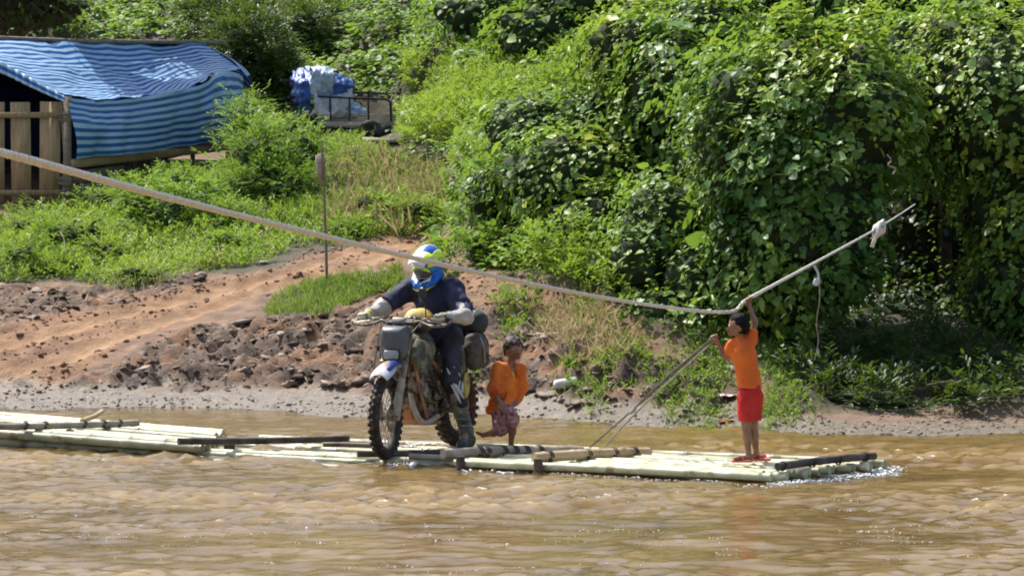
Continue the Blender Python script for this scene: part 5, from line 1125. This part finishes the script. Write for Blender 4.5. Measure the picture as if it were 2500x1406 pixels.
part('caliper', MB().box((1.33, -.075, .42), (.07, .04, .10)), m_alu, True, False, bevel=.01)
# high front fender: crowned sheet with a beak
def fender(pts, wid, crown, mt, name, st_=True, thick=.006, edge=0.0, par=None):
    C_ = catmull(pts, 40); w = np.interp(np.linspace(0, 1, 40), np.linspace(0, 1, len(wid)), wid); u = np.linspace(-1, 1, 17); tg = unit(np.gradient(C_, axis=0)); nr = unit(np.cross(np.tile((0, 1.0, 0), (40, 1)), tg)); nr *= np.sign(nr[:, 2:3]+1e-6)
    V = C_[:, None]+np.stack([0*u, u, 0*u], -1)[None]*w[:, None, None]-nr[:, None]*(crown*(np.abs(u)**2.2))[None, :, None]
    idx = np.arange(40*17).reshape(40, 17); mb = MB(); mb.add(V.reshape(-1, 3), np.stack([idx[:-1, :-1], idx[:-1, 1:], idx[1:, 1:], idx[1:, :-1]], -1).reshape(-1, 4)); o = part(name, mb, mt, st_, par=par); o.modifiers.new('thickness', 'SOLIDIFY').thickness = thick; return o
fn = fender([(1.00, 0, .76), (1.18, 0, .805), (1.36, 0, .798), (1.50, 0, .755), (1.60, 0, .71)], [.05, .075, .09, .095, .075], .05, m_fw, 'front_fender')
fender([(1.06, .03, .780), (1.20, .035, .811), (1.36, .045, .804), (1.50, .055, .760)], [.045, .055, .045, .012], .022, m_fb, 'fender_stripe', par=fn)
fender([(.25, 0, .80), (.0, 0, .86), (-.25, 0, .90), (-.42, 0, .93)], [.11, .10, .09, .07], .04, m_blackp, 'rear_fender', False)
# headlight mask
def prism(sec_list, name, mt, st_=True, par=None, bev=0.0, smooth=True):
    mb = MB(); n = len(sec_list[0]); V = np.array([p for s_ in sec_list for p in s_], float); fs = []
    for i in range(len(sec_list)-1):
        for j in range(n): fs.append((i*n+j, i*n+(j+1) % n, (i+1)*n+(j+1) % n, (i+1)*n+j))
    mb.add(V, [np.array(fs), np.array([list(range(n))[::-1]]), np.array([list(range((len(sec_list)-1)*n, len(sec_list)*n))])]); return part(name, mb, mt, st_, smooth, par, bevel=bev)
outl = [(-.075, .80), (.075, .80), (.105, .86), (.118, .95), (.115, 1.03), (.095, 1.085), (-.095, 1.085), (-.115, 1.03), (-.118, .95), (-.105, .86)]
def sec(x, f, dz=0, bulge=0): return [(x+(1.085-z)*0.22*0+bulge*(1-abs(y)/.12), y*f, .945+(z-.945)*f+dz) for y, z in outl]
msk = prism([sec(1.08, 1.02), sec(1.15, 1.06), sec(1.20, 1.0, 0, .02), sec(1.235, .86, 0, .035), sec(1.25, .62, .01, .04)], 'headlight_mask', m_mask, bev=.006)
prism([[(1.245, -.062, .815), (1.245, .062, .815), (1.245, .072, .862), (1.245, .062, .90), (1.245, -.062, .90), (1.245, -.072, .862)], [(1.288, -.052, .825), (1.288, .052, .825), (1.288, .062, .862), (1.288, .052, .893), (1.288, -.052, .893), (1.288, -.062, .862)]], 'headlight', m_lens, True, msk, .006)
prism([[(1.235, -.08, .800), (1.235, .08, .800), (1.235, .088, .86), (1.235, .078, .912), (1.235, -.078, .912), (1.235, -.088, .86)], [(1.262, -.07, .808), (1.262, .07, .808), (1.262, .08, .86), (1.262, .07, .906), (1.262, -.07, .906), (1.262, -.08, .86)]], 'headlight_surround', m_blackp, True, msk, .006)
# handlebar and controls
hb = catmull([(.92, .40, 1.13), (.95, .30, 1.14), (1.0, .16, 1.125), (1.02, .06, 1.085), (1.02, -.06, 1.085), (1.0, -.16, 1.125), (.95, -.30, 1.14), (.92, -.40, 1.13)], 60)
hbar = part('handlebar', MB().tube(hb, .0125, 10), m_alu, True)
part('crossbar', MB().tube([(1.0, .13, 1.128), (1.0, -.13, 1.128)], .011, 8), m_alu, True, par=hbar)
part('bar_pad', MB().tube([(1.01, .11, 1.10), (1.01, -.11, 1.10)], .030, 10), m_blackp, True, par=hbar)
for s in (-1, 1):
    part('grip', MB().tube([(.955, s*.29, 1.14), (.915, s*.415, 1.13)], .019, 10), m_blackp, True, par=hbar)
    part('lever', MB().tube(catmull([(.99, s*.23, 1.135), (1.03, s*.27, 1.125), (1.015, s*.39, 1.11)], 12), [.009]*4+[.007]*8, 7), m_rim, True, par=hbar)
    part('lever_perch', MB().box((.985, s*.215, 1.135), (.05, .045, .035)), m_alu, True, False, hbar, bevel=.006)
    part('bar_clamp', MB().box((1.02, s*.05, 1.07), (.04, .03, .06)), m_rim, True, False, hbar, bevel=.005)
part('display', MB().box((1.06, .0, 1.13), (.05, .11, .045), Matrix.Rotation(-.5, 3, 'Y')), m_rim, True, False, hbar, bevel=.01)
part('hand_guard', MB().tube(catmull([(.90, .42, 1.13), (1.02, .40, 1.10), (1.05, .28, 1.09), (1.01, .18, 1.12)], 16), .014, 7), m_alu, True, par=hbar)
part('hand_guard', MB().tube(catmull([(.90, -.42, 1.13), (1.02, -.40, 1.10), (1.05, -.28, 1.09), (1.01, -.18, 1.12)], 16), .014, 7), m_alu, True, par=hbar)
mir = part('mirror_stalk', MB().tube([(.97, .21, 1.14), (.95, .20, 1.24), (.97, .18, 1.32)], .006, 6), m_blackp, True)
mb = MB(); mb.lathe([(0, -.012), (.034, -.012), (.040, 0), (.034, .01), (0, .012)], 20, np.array(Matrix.Rotation(math.pi/2, 3, 'Y')) @ np.diag((1.25, 1, 1)), (0, 0, 0)); mb.xf(Matrix.Translation((.97, .18, 1.36))); part('mirror', mb, m_blackp, True, par=mir)
for k, (a_, b_, c_) in enumerate([((.98, .2, 1.13), (1.12, .13, 1.02), (1.10, .07, .78)), ((.98, -.2, 1.13), (1.13, -.12, 1.05), (1.12, -.06, .80)), ((.97, .24, 1.12), (1.13, .05, 1.14), (1.10, -.08, .85)), ((1.33, -.09, .5), (1.28, -.14, .75), (1.05, -.16, 1.1))]):
    part('cable', MB().tube(catmull([a_, b_, c_], 16), .005, 5), m_blackp, True)
# frame
for s in (-1, 1):
    part('frame_tube', MB().tube(catmull([(1.0, s*.03, .93), (.86, s*.09, .86), (.60, s*.13, .70), (.42, s*.12, .45), (.44, s*.11, .33)], 24), .024, 8), m_frame)
    part('cradle_tube', MB().tube(catmull([(1.0, s*.03, .86), (.90, s*.05, .60), (.80, s*.08, .34), (.66, s*.10, .27), (.44, s*.10, .30)], 24), .018, 8), m_frame)
    part('subframe_tube', MB().tube([(.52, s*.10, .68), (.15, s*.10, .78), (-.18, s*.09, .85)], .014, 8), m_frame)
    part('swingarm', MB().beam((.45, s*.11, .39), (0.0, s*.115, .335), .035, .075), m_alu, smooth=False, bevel=.008)
    part('footpeg', MB().box((.47, s*.20, .33), (.06, .10, .02)), m_alu, smooth=False, bevel=.004)
part('head_tube', MB().tube([(1.07, 0, .83), (.99, 0, 1.0)], .034, 12), m_frame)
part('shock', MB().tube([(.40, 0, .72), (.30, 0, .42)], .04, 12), m_alu)
# tank, shrouds, seat
tk = sdf('fuel_tank', [('c', (.92, 0, .92), (.62, 0, .93), .10, .085), ('e', (.84, .08, .85), (.15, .06, .13)), ('e', (.84, -.09, .84), (.17, .075, .15)), ('e', (.72, 0, .86), (.2, .15, .12))], m_olive, bike, .012, .05)
sdf('fuel_cap', [('c', (.80, 0, 1.015), (.80, 0, 1.03), .035, .03)], m_blackp, tk, .006, .01)
sdf('seat', [('c', (.60, 0, .93), (.25, 0, .90), .060, .085), ('c', (.25, 0, .90), (-.20, 0, .945), .085, .07)], m_blackp, bike, .012, .04, 0, 1, lambda g: np.maximum(.86-g[..., 2]-0.05*(g[..., 0] < .1), -1))
for s in (-1, 1):
    prism([[(1.06, s*.10, .86), (.98, s*.13, .99), (.72, s*.15, .93), (.68, s*.14, .80), (.86, s*.15, .64), (.95, s*.14, .66)], [(1.07, s*.155, .85), (.98, s*.18, .96), (.74, s*.175, .90), (.72, s*.165, .81), (.86, s*.18, .68), (.93, s*.175, .69)]][::s], 'radiator_shroud', m_olive if s > 0 else m_blackp, False, None, .01)
    part('radiator', MB().box((.92, s*.095, .68), (.05, .13, .34)), m_eng, smooth=False, bevel=.008)
    prism([[(.34, s*.11, .86), (.02, s*.11, .88), (-.02, s*.10, .70), (.16, s*.11, .55), (.30, s*.12, .62)], [(.33, s*.14, .84), (.04, s*.14, .86), (.01, s*.13, .71), (.16, s*.14, .58), (.28, s*.145, .64)]][::s], 'side_panel', m_fb if s < 0 else m_olive, False, None, .008)
sp_ = sdf('yellow_panel', [('e', (.12, .165, .53), (.05, .025, .115))], m_yelp, bike, .006, .01); sp_['label'] = 'bright yellow side cover beside the rear wheel'
# engine
mb = MB(); mb.box((.62, 0, .41), (.40, .23, .26)); part('crankcase', mb, m_eng, smooth=False, bevel=.03)
for s in (-1, 1):
    mb = MB(); mb.lathe([(0, -.03), (.07, -.03), (.085, -.015), (.09, .02)], 24, RX, (0, 0, 0)); mb.xf(Matrix.Translation((.56, s*.115, .40)) @ Matrix.Rotation(0 if s < 0 else math.pi, 4, 'Z')); part('engine_cover', mb, m_eng)
    mb = MB(); mb.lathe([(0, -.025), (.05, -.025), (.06, -.01), (.064, .02)], 20, RX, (0, 0, 0)); mb.xf(Matrix.Translation((.70, s*.11, .37)) @ Matrix.Rotation(0 if s < 0 else math.pi, 4, 'Z')); part('engine_cover', mb, m_eng)
mb = MB()
for k in range(6): mb.box((.68-.012*k, 0, .53+.033*k), (.22, .23, .016), Matrix.Rotation(-.25, 3, 'Y'))
mb.box((.67, 0, .60), (.17, .18, .22), Matrix.Rotation(-.25, 3, 'Y')); mb.box((.61, 0, .74), (.17, .16, .08), Matrix.Rotation(-.25, 3, 'Y')); part('cylinder', mb, m_eng, smooth=False)
part('exhaust_pipe', MB().tube(catmull([(.72, .02, .66), (.88, .03, .60), (.93, .07, .42), (.84, .12, .26), (.62, .15, .30), (.40, -.14, .52), (.2, -.15, .66)][:5], 30), .024, 10), mat('pale_pipe', (0.40, 0.30, 0.22), (0.55, 0.45, 0.36), 0.5, 14))
part('exhaust_pipe', MB().tube(catmull([(.72, -.02, .66), (.86, -.06, .58), (.80, -.15, .40), (.5, -.17, .52), (.1, -.17, .72)], 30), .024, 10), m_frame)
part('muffler', MB().tube([(.14, -.17, .70), (-.28, -.17, .86)], [.035, .055], 14), m_alu)
prism([[(.94, -.09, .42), (.94, .09, .42), (.90, .11, .30), (.90, -.11, .30)], [(.86, -.11, .27), (.86, .11, .27), (.84, .12, .235), (.84, -.12, .235)], [(.50, -.12, .25), (.50, .12, .25), (.50, .12, .22), (.50, -.12, .22)]], 'skid_plate', m_orangep, False, None, .006)
part('chain', MB().tube(catmull([(.44, .075, .42), (.2, .078, .40), (0, .078, .385), (-.05, .078, .34), (0, .078, .28), (.2, .078, .31), (.44, .075, .36)], 30), .010, 5), m_blackp)
mb = MB(); mb.lathe([(.05, -.003), (.10, -.003), (.105, 0), (.10, .003), (.05, .003)], 28, RX, (0, .078, .33), closed=True); part('sprocket', mb, m_alu)
# bags
m_bag = mat('black_roll_bag', (0.02, 0.022, 0.022), (0.05, 0.055, 0.05), 0.55, 8, 0.3, 18); m_bag2 = mat('muddy_pannier', (0.05, 0.04, 0.03), (0.13, 0.105, 0.08), 0.75, 12, 0.5, 22, third=(.2, .17, .14), tscale=8, tedge=.6)
def bagroot(name, lab, cat): o = empty(name, tuple(BO), BH); tag(o, lab, cat); return o
rb = bagroot('roll_bag', 'black roll bag strapped across the tail of the motorcycle', 'bag')
sdf('bag_body', [('c', (-.10, -.20, 1.06), (-.10, .15, 1.05), .105, .11), ('c', (-.10, .15, 1.05), (-.10, .20, 1.04), .10, .05)], m_bag, rb, .01, .03, .008, 9)
for y in (-.06, .12):
    MB().tube([(-.10+.118*math.cos(t), y, 1.055+.118*math.sin(t)) for t in np.linspace(0, 6.28, 24)], .009, 5).build('strap', m_blackp, rb)
pb = bagroot('pannier_bag', 'mud spattered soft pannier hanging by the rear wheel of the motorcycle', 'bag')
sdf('bag_body', [('c', (.02, .17, .90), (.0, .18, .72), .072, .078), ('c', (-.12, .17, .88), (-.12, .18, .74), .072, .076), ('c', (.06, .18, .86), (-.1, .19, .86), .055, .055)], m_bag2, pb, .01, .04, .012, 9)
MB().tube(catmull([(-.04, .08, .96), (-.04, .18, .972), (-.03, .255, .86), (-.04, .262, .72)], 20), .009, 5).build('strap', m_rim, pb)
sdf('bag_flap', [('c', (.03, .18, .925), (-.14, .18, .915), .048, .048)], m_bag2, pb, .008, .02, .008, 14)
tb = bagroot('tank_bag', 'round yellow and dark bag on the tank before the rider', 'bag')
sdf('bag_body', [('e', (.72, .02, 1.10), (.10, .13, .10))], mat('dark_cloth', (0.03, 0.02, 0.035), (0.10, 0.08, 0.09), 0.8, 9), tb, .008, .02, .006, 14)
sdf('yellow_lid', [('e', (.715, .02, 1.115), (.105, .136, .105))], mat('yellow_cloth', (0.60, 0.38, 0.04), (0.68, 0.48, 0.10), 0.7, 9, third=(.5, .45, .35), tscale=9), tb, .008, .02, .006, 14, lambda g: 1.150-g[..., 2]-0.25*np.abs(g[..., 1]-.02))

sdf('dark_patch', [('e', (.80, .03, 1.105), (.035, .045, .05))], m_blackp, tb, .006, .01, .004, 20)
sdf('white_patch', [('e', (.805, -.025, 1.12), (.025, .022, .035)), ('e', (.80, .075, 1.09), (.02, .012, .03))], m_gfx0, tb, .006, .01)
for k, (a_, b_, c_, mt_) in enumerate([((.95, .10, .78), (.97, .16, .55), (.80, .14, .30), m_orangep), ((.90, -.08, .74), (.95, -.05, .50), (.85, .02, .30), m_frame), ((.80, .16, .72), (.72, .19, .55), (.60, .16, .45), m_blackp), ((.90, .12, .56), (.84, .17, .46), (.70, .15, .42), m_alu)]):
    part('hose', MB().tube(catmull([a_, b_, c_], 16), .013, 7), mt_)
sdf('caked_mud', [('e', (.82, .12, .50), (.05, .04, .09)), ('e', (.62, .16, .50), (.09, .03, .06)), ('e', (.90, .0, .45), (.03, .08, .10)), ('e', (.45, .15, .40), (.08, .03, .07))], m_eng, bike, .008, .02, .02, 16)
# ================================================================ RIDER
rid = empty('person', tuple(BO), BH); tag(rid, 'rider in lime and blue helmet and navy jersey astride the motorcycle', 'person')
m_navy = mat('navy_jersey', (0.010, 0.012, 0.040), (0.020, 0.024, 0.065), 0.8, 7, 0.3, 24)
m_sleeve = mat('grey_sleeve', (0.34, 0.31, 0.28), (0.50, 0.48, 0.46), 0.85, 9, 0.4, 26, third=(.26, .2, .16), tscale=8, tedge=.62)
m_pants = mat('black_trousers', (0.012, 0.012, 0.018), (0.035, 0.034, 0.042), 0.75, 9, 0.3, 22)
m_gfx = mat('white_print', (0.40, 0.40, 0.40), (0.55, 0.55, 0.54), 0.7, 9)
m_boot = mat('muddy_boot', (0.07, 0.065, 0.045), (0.19, 0.165, 0.11), 0.7, 12, 0.3, 26, third=(.035, .04, .045), tscale=5, tedge=.56)
m_bootd = mat('wet_boot', (0.018, 0.026, 0.03), (0.04, 0.05, 0.055), 0.4, 12, 0.3)
m_glove = mat('glove', (0.45, 0.40, 0.28), (0.58, 0.54, 0.42), 0.7, 12, third=(.06, .055, .05), tscale=14, tedge=.55); m_glovey = mat('yellow_glove', (0.62, 0.44, 0.05), (0.70, 0.56, 0.14), 0.7, 9)
V3 = lambda *a: np.array(a, float)
pel, che, nek, hed = V3(.30, 0, .99), V3(.40, 0, 1.27), V3(.46, 0, 1.43), V3(.50, .0, 1.565)
def steer(p): return np.array(tuple(ST @ Vector(tuple(p))))
haL, haR = steer((.935, .345, 1.165)), steer((.935, -.345, 1.165))
shL, shR = V3(.44, .20, 1.37), V3(.44, -.20, 1.37); elL, elR = V3(.66, .43, 1.15), V3(.68, -.33, 1.22)
hpL, hpR = V3(.32, .11, .94), V3(.32, -.11, .94); knL, knR = V3(.60, .27, .62), V3(.78, -.22, .82)
anL, anR = V3(.56, .395, .16), V3(.50, -.22, .42)
body = [('c', pel, che, .125, .145), ('c', che, nek, .13, .06), ('c', nek, hed, .055, .06), ('c', shL, shR, .062, .062), ('e', hed, (.095, .078, .115)),
  ('c', shL, elL, .052, .042), ('c', elL, haL, .042, .028), ('c', shR, elR, .052, .042), ('c', elR, haR, .042, .028),
  ('c', hpL, knL, .088, .060), ('c', knL, knL*.6+anL*.4, .058, .060), ('c', knL*.6+anL*.4, anL, .06, .038), ('c', anL, anL+(.14, .03, -.07), .038, .03),
  ('c', hpR, knR, .088, .060), ('c', knR, knR*.6+anR*.4, .058, .060), ('c', knR*.6+anR*.4, anR, .06, .038), ('c', anR, anR+(.14, 0, -.05), .038, .03)]
sdf('body', body, m_skin, rid, .011, .03)
def gv(hand, el, s):
    pr = []; d = unit(hand-el); palm = hand; pr += [('c', el*.2+hand*.8, palm, .034, .032), ('e', palm+(.01, 0, .006), (.045, .045, .024))]; bar = unit(steer((.915, .415*s, 1.13))-steer((.955, .29*s, 1.14)))
    for i, l in enumerate((.9, 1, .95, .8)):
        a = palm+bar*((i-1.5)*.022)+(.03, 0, .012); k1 = a+V3(.034*l, 0, -.006); k2 = k1+V3(.004, 0, -.032*l); k3 = k2+V3(-.024, 0, -.014); pr += [('c', a, k1, .0115, .011), ('c', k1, k2, .011, .0105), ('c', k2, k3, .0105, .009)]
    a = palm-bar*.045+(.0, 0, -.005); k1 = a+V3(.018, 0, -.022)-bar*.006; pr += [('c', a, k1, .0125, .011), ('c', k1, k1+V3(.022, 0, -.01), .011, .009)]; return pr
gl = sdf('glove', gv(haL, elL, 1), m_glove, rid, .005, .012); gr = sdf('glove', gv(haR, elR, -1), m_glove, rid, .005, .012)
sdf('glove_cuff', [('c', elR*.30+haR*.70, elR*.08+haR*.92, .042, .036)], m_glovey, gr, .006, .01)
sdf('glove_cuff', [('c', elL*.30+haL*.70, elL*.12+haL*.88, .042, .036)], m_glove, gl, .006, .01)
for sh, el, ha in ((shL, elL, haL), (shR, elR, haR)): sdf('sleeve', [('c', sh*.35+el*.65, el, .066, .068), ('c', el, el*.28+ha*.72, .068, .048)], m_sleeve, rid, .009, .03, .014, 13)
def cut_jersey(g):
    c = np.full(g.shape[:-1], -1.0)
    for sh, el, f in ((shL, elL, .93), (shR, elR, .93)):
        ax = unit(el-sh); e0 = sh*(1-f)+el*f; c = np.maximum(c, np.where(((g-e0)@ax > 0) & (np.linalg.norm(g-e0, axis=-1) < .16), (g-e0)@ax, -1))
    return np.maximum(c, .90-g[..., 2])
sdf('jersey', [('c', pel+(0, 0, -.02), che, .165, .178), ('c', che, nek+(-.01, 0, -.03), .165, .082), ('c', shL, shR, .088, .088), ('c', shL, elL, .092, .088), ('c', shR, elR, .092, .086)], m_navy, rid, .010, .05, .022, 8, cut_jersey)
sdf('trousers', [('c', pel+(0, 0, -.02), hpL, .135, .12), ('c', pel+(0, 0, -.02), hpR, .135, .12), ('c', hpL, knL, .102, .078), ('c', knL, knL*.55+anL*.45, .080, .070), ('c', hpR, knR, .108, .086), ('c', knR, knR*.5+anR*.5, .086, .078)], m_pants, rid, .010, .04, .016, 10)
# printed panels on the left trouser leg: raised patches following the leg
ax = unit(anL-knL); out = unit(V3(.55, .9, .05)-ax*(V3(.55, .9, .05)@ax)); sid = np.cross(ax, out)
mb = MB()
for k, (u0, v0, u1, v1, w_) in enumerate([(.00, .055, .19, -.02, .016), (.05, -.06, .16, .0, .011), (-.03, -.045, .13, .02, .010), (-.02, .065, .13, .045, .009), (.08, .05, .22, .02, .012), (-.10, .06, .04, .035, .008)]):
    t = np.linspace(0, 1, 9); pts = []
    for q in t:
        u = u0+(u1-u0)*q; v = v0+(v1-v0)*q; R0 = .082-.03*max(u, 0)/.2*.3; a = v/R0; pts.append(knL+ax*u+R0*(math.cos(a)*out+math.sin(a)*sid)*1.015)
    mb.tube(pts, [w_*.4+w_*.8*math.sin(math.pi*min(1, q*.9+.1)) for q in t], 6)
mb.build('leg_print', m_gfx, rid)
for an, kn, s, mt in ((anL, knL, 1, m_boot), (anR, knR, -1, m_boot)):
    bt = sdf('boot', [('c', kn*.55+an*.45, an, .070, .055), ('c', an, an+(-.03, 0, -.06), .055, .045), ('c', an+(-.03, 0, -.06), an+(.15, .03*s, -.075), .045, .042)], mt, rid, .009, .03, .004, 20)
    sdf('boot_foot', [('c', an+(-.035, 0, -.055), an+(.02, 0, -.03), .056, .058), ('c', an+(-.03, 0, -.075), an+(.16, .03*s, -.088), .052, .048)], m_bootd, bt, .009, .03)
    for q in (.25, .5, .75): c = (kn*.5+an*.5)*(1-q)+an*q; MB().tube([c+.066*np.array((math.cos(t), math.sin(t), .15*math.cos(t))) for t in np.linspace(0, 6.28, 18)], .007, 5).build('boot_strap', m_alu, bt)
# helmet
m_hw = mat('helmet_white', (0.70, 0.72, 0.74), (0.76, 0.77, 0.78), 0.22, 5, third=(.45, .6, .72), tscale=9, tedge=.63)
m_hl = mat('helmet_lime', (0.60, 0.80, 0.02), (0.68, 0.85, 0.05), 0.25, 6, third=(.04, .16, .10), tscale=11, tedge=.63); m_hb = mat('helmet_blue', (0.01, 0.09, 0.42), (0.02, 0.22, 0.60), 0.25, 9, third=(.02, .04, .12), tscale=13, tedge=.55)
m_gog = mat('goggle_lens', (0.03, 0.035, 0.04), (0.10, 0.10, 0.10), 0.08, 4, spec=.8)
hm = empty('helmet', tuple(hed)); hm.parent = rid; hm.rotation_euler = (0, math.radians(20), math.radians(-3)); hm.scale = (1.09, 1.09, 1.06)
shell = [('e', (-.005, 0, .03), (.148, .122, .140)), ('c', (.10, .075, -.085), (.165, .03, -.105), .034, .034), ('c', (.165, .03, -.105), (.165, -.03, -.105), .034, .034), ('c', (.165, -.03, -.105), (.10, -.075, -.085), .034, .034), ('c', (.02, .10, -.06), (.10, .075, -.085), .035, .034), ('c', (.02, -.10, -.06), (.10, -.075, -.085), .035, .034), ('-e', (.135, 0, -.012), (.075, .088, .055))]
def half(fn): return lambda g: fn(g[..., 0], g[..., 1], g[..., 2])
base = sdf('shell', shell, m_hb, hm, .006, .02)
sh2 = [(p[0], p[1], tuple(x+.003 for x in p[2])) if p[0] == 'e' else p if p[0][0] == '-' else (p[0], p[1], p[2], p[3]+.003, p[4]+.003) for p in shell]
sdf('white_side', sh2, m_hw, hm, .006, .02, 0, 1, half(lambda x, y, z: np.maximum(y-.045+.3*(z-.05), -.07-z)))
sdf('lime_side', sh2, m_hl, hm, .006, .02, 0, 1, half(lambda x, y, z: np.maximum.reduce([.062-y+.25*(z-.05), .035-z-.35*x*0, -1+0*x]) ))
sdf('lime_chin', sh2, m_hl, hm, .006, .02, 0, 1, half(lambda x, y, z: np.maximum.reduce([z+.118, .06-x])))
sdf('goggles', [('e', (.095, 0, -.010), (.045, .082, .050))], m_gog, hm, .006, .01); sdf('goggle_frame', [('c', (.135, .05, .030), (.135, -.05, .030), .010, .010), ('c', (.128, .075, .012), (.135, .05, .030), .010, .010), ('c', (.128, -.075, .012), (.135, -.05, .030), .010, .010)], m_hl, hm, .005, .01)
mb = MB(); u = np.linspace(-1, 1, 15); tt = np.linspace(0, 1, 14); U, Tt = np.meshgrid(u, tt)
Wd = .105-.035*Tt; V = np.stack([.06+.155*Tt-.03*Tt*U*U, Wd*U, .150+.02*Tt-.055*Tt*Tt-.045*U*U*(1+.0*Tt)], -1).reshape(-1, 3); idx = np.arange(14*15).reshape(14, 15); mb.add(V, np.stack([idx[:-1, :-1], idx[:-1, 1:], idx[1:, 1:], idx[1:, :-1]], -1).reshape(-1, 4)); pk = mb.build('peak', m_hw, hm); pk.modifiers.new('thickness', 'SOLIDIFY').thickness = .006
U2, T2 = np.meshgrid(np.linspace(.55, .95, 8), np.linspace(.0, .98, 12)); Wd = .105-.035*T2; V = np.stack([.06+.155*T2-.03*T2*U2*U2, Wd*U2, .156+.02*T2-.055*T2*T2-.045*U2*U2], -1).reshape(-1, 3); idx = np.arange(96).reshape(12, 8); mb = MB(); mb.add(V, np.stack([idx[:-1, :-1], idx[:-1, 1:], idx[1:, 1:], idx[1:, :-1]], -1).reshape(-1, 4)); o = mb.build('peak_print', m_hl, pk); o.modifiers.new('thickness', 'SOLIDIFY').thickness = .002
print('moto', time.time()-T0)

rid['label'] = 'rider in lime and blue helmet and navy jersey astride the motorcycle'
# ================================================================ FOAM and splashes round the rafts, flecks for sun glints on open water
m_foam_glint = mat('foam_glints', (0.72, 0.72, 0.70), (0.80, 0.80, 0.80), 0.35, 20, 0.3)
fp = []; fs = []
def foam_line(a, b, n, sx, sy, s0):
    a = np.array(tuple(a)); b = np.array(tuple(b)); t = rng.random(n)[:, None]; p = a+(b-a)*t+rng.normal(0, 1, (n, 3))*(sx, sy, 0); p[:, 2] = rng.uniform(-.002, .014, n); fp.append(p); fs.append(s0*np.exp(rng.normal(0, .4, n)))
foam_line(Wz(1890, 1178, 0), Wz(2190, 1148, 0), 520, .05, .07, .008)
foam_line(Wz(1300, 1148, 0), Wz(1890, 1180, 0), 160, .03, .03, .006); foam_line(Wz(2120, 1145, 0), Wz(2200, 1138, 0), 130, .03, .08, .009)
foam_line(Wz(360, 1098, 0), Wz(480, 1102, 0), 50, .05, .05, .008); foam_line(Wz(980, 1086, 0), Wz(1075, 1088, 0), 150, .05, .14, .010); foam_line(Wz(1160, 1088, 0), Wz(1300, 1090, 0), 160, .05, .12, .009)
foam_line(Wz(1130, 1142, 0), Wz(1300, 1146, 0), 40, .05, .03, .009); foam_line(Wz(940, 1132, 0), Wz(1010, 1134, 0), 30, .03, .03, .012)
for _ in range(80):  # white flecks stand in for sun sparkles on the ripples
    q = Wz(rng.uniform(-50, 2550), rng.choice([rng.uniform(1170, 1400), rng.uniform(1270, 1330)]), 0); k = rng.integers(3, 13); L_ = rng.uniform(.05, .35)
    c = np.array((q.x, q.y, 0))+np.stack([rng.uniform(-L_, L_, k), rng.normal(0, .03, k), np.full(k, .012)], -1); fp.append(c); fs.append(.0045*np.exp(rng.normal(0, .35, k)))
fp = np.vstack(fp); fs = np.concatenate(fs)
def WH(x, y):
    i = np.clip(np.searchsorted(wx, x)-1, 0, len(wx)-2); j = np.clip(np.searchsorted(wy, y)-1, 0, len(wy)-2); return WZ[i, j]
fp[:, 2] = WH(fp[:, 0], fp[:, 1])+rng.uniform(-.004, .008, len(fp)); fp = [fp]; fs = [fs]
fo = scatter_lumps('foam_glints', np.vstack(fp), np.concatenate(fs), m_foam_glint, 1, .45, .3, .6); tag(fo, 'white froth and splashes along the edges of the rafts, with flecks standing in for sun glints on open water', kind='stuff')
print('done', time.time()-T0, len(bpy.data.objects))
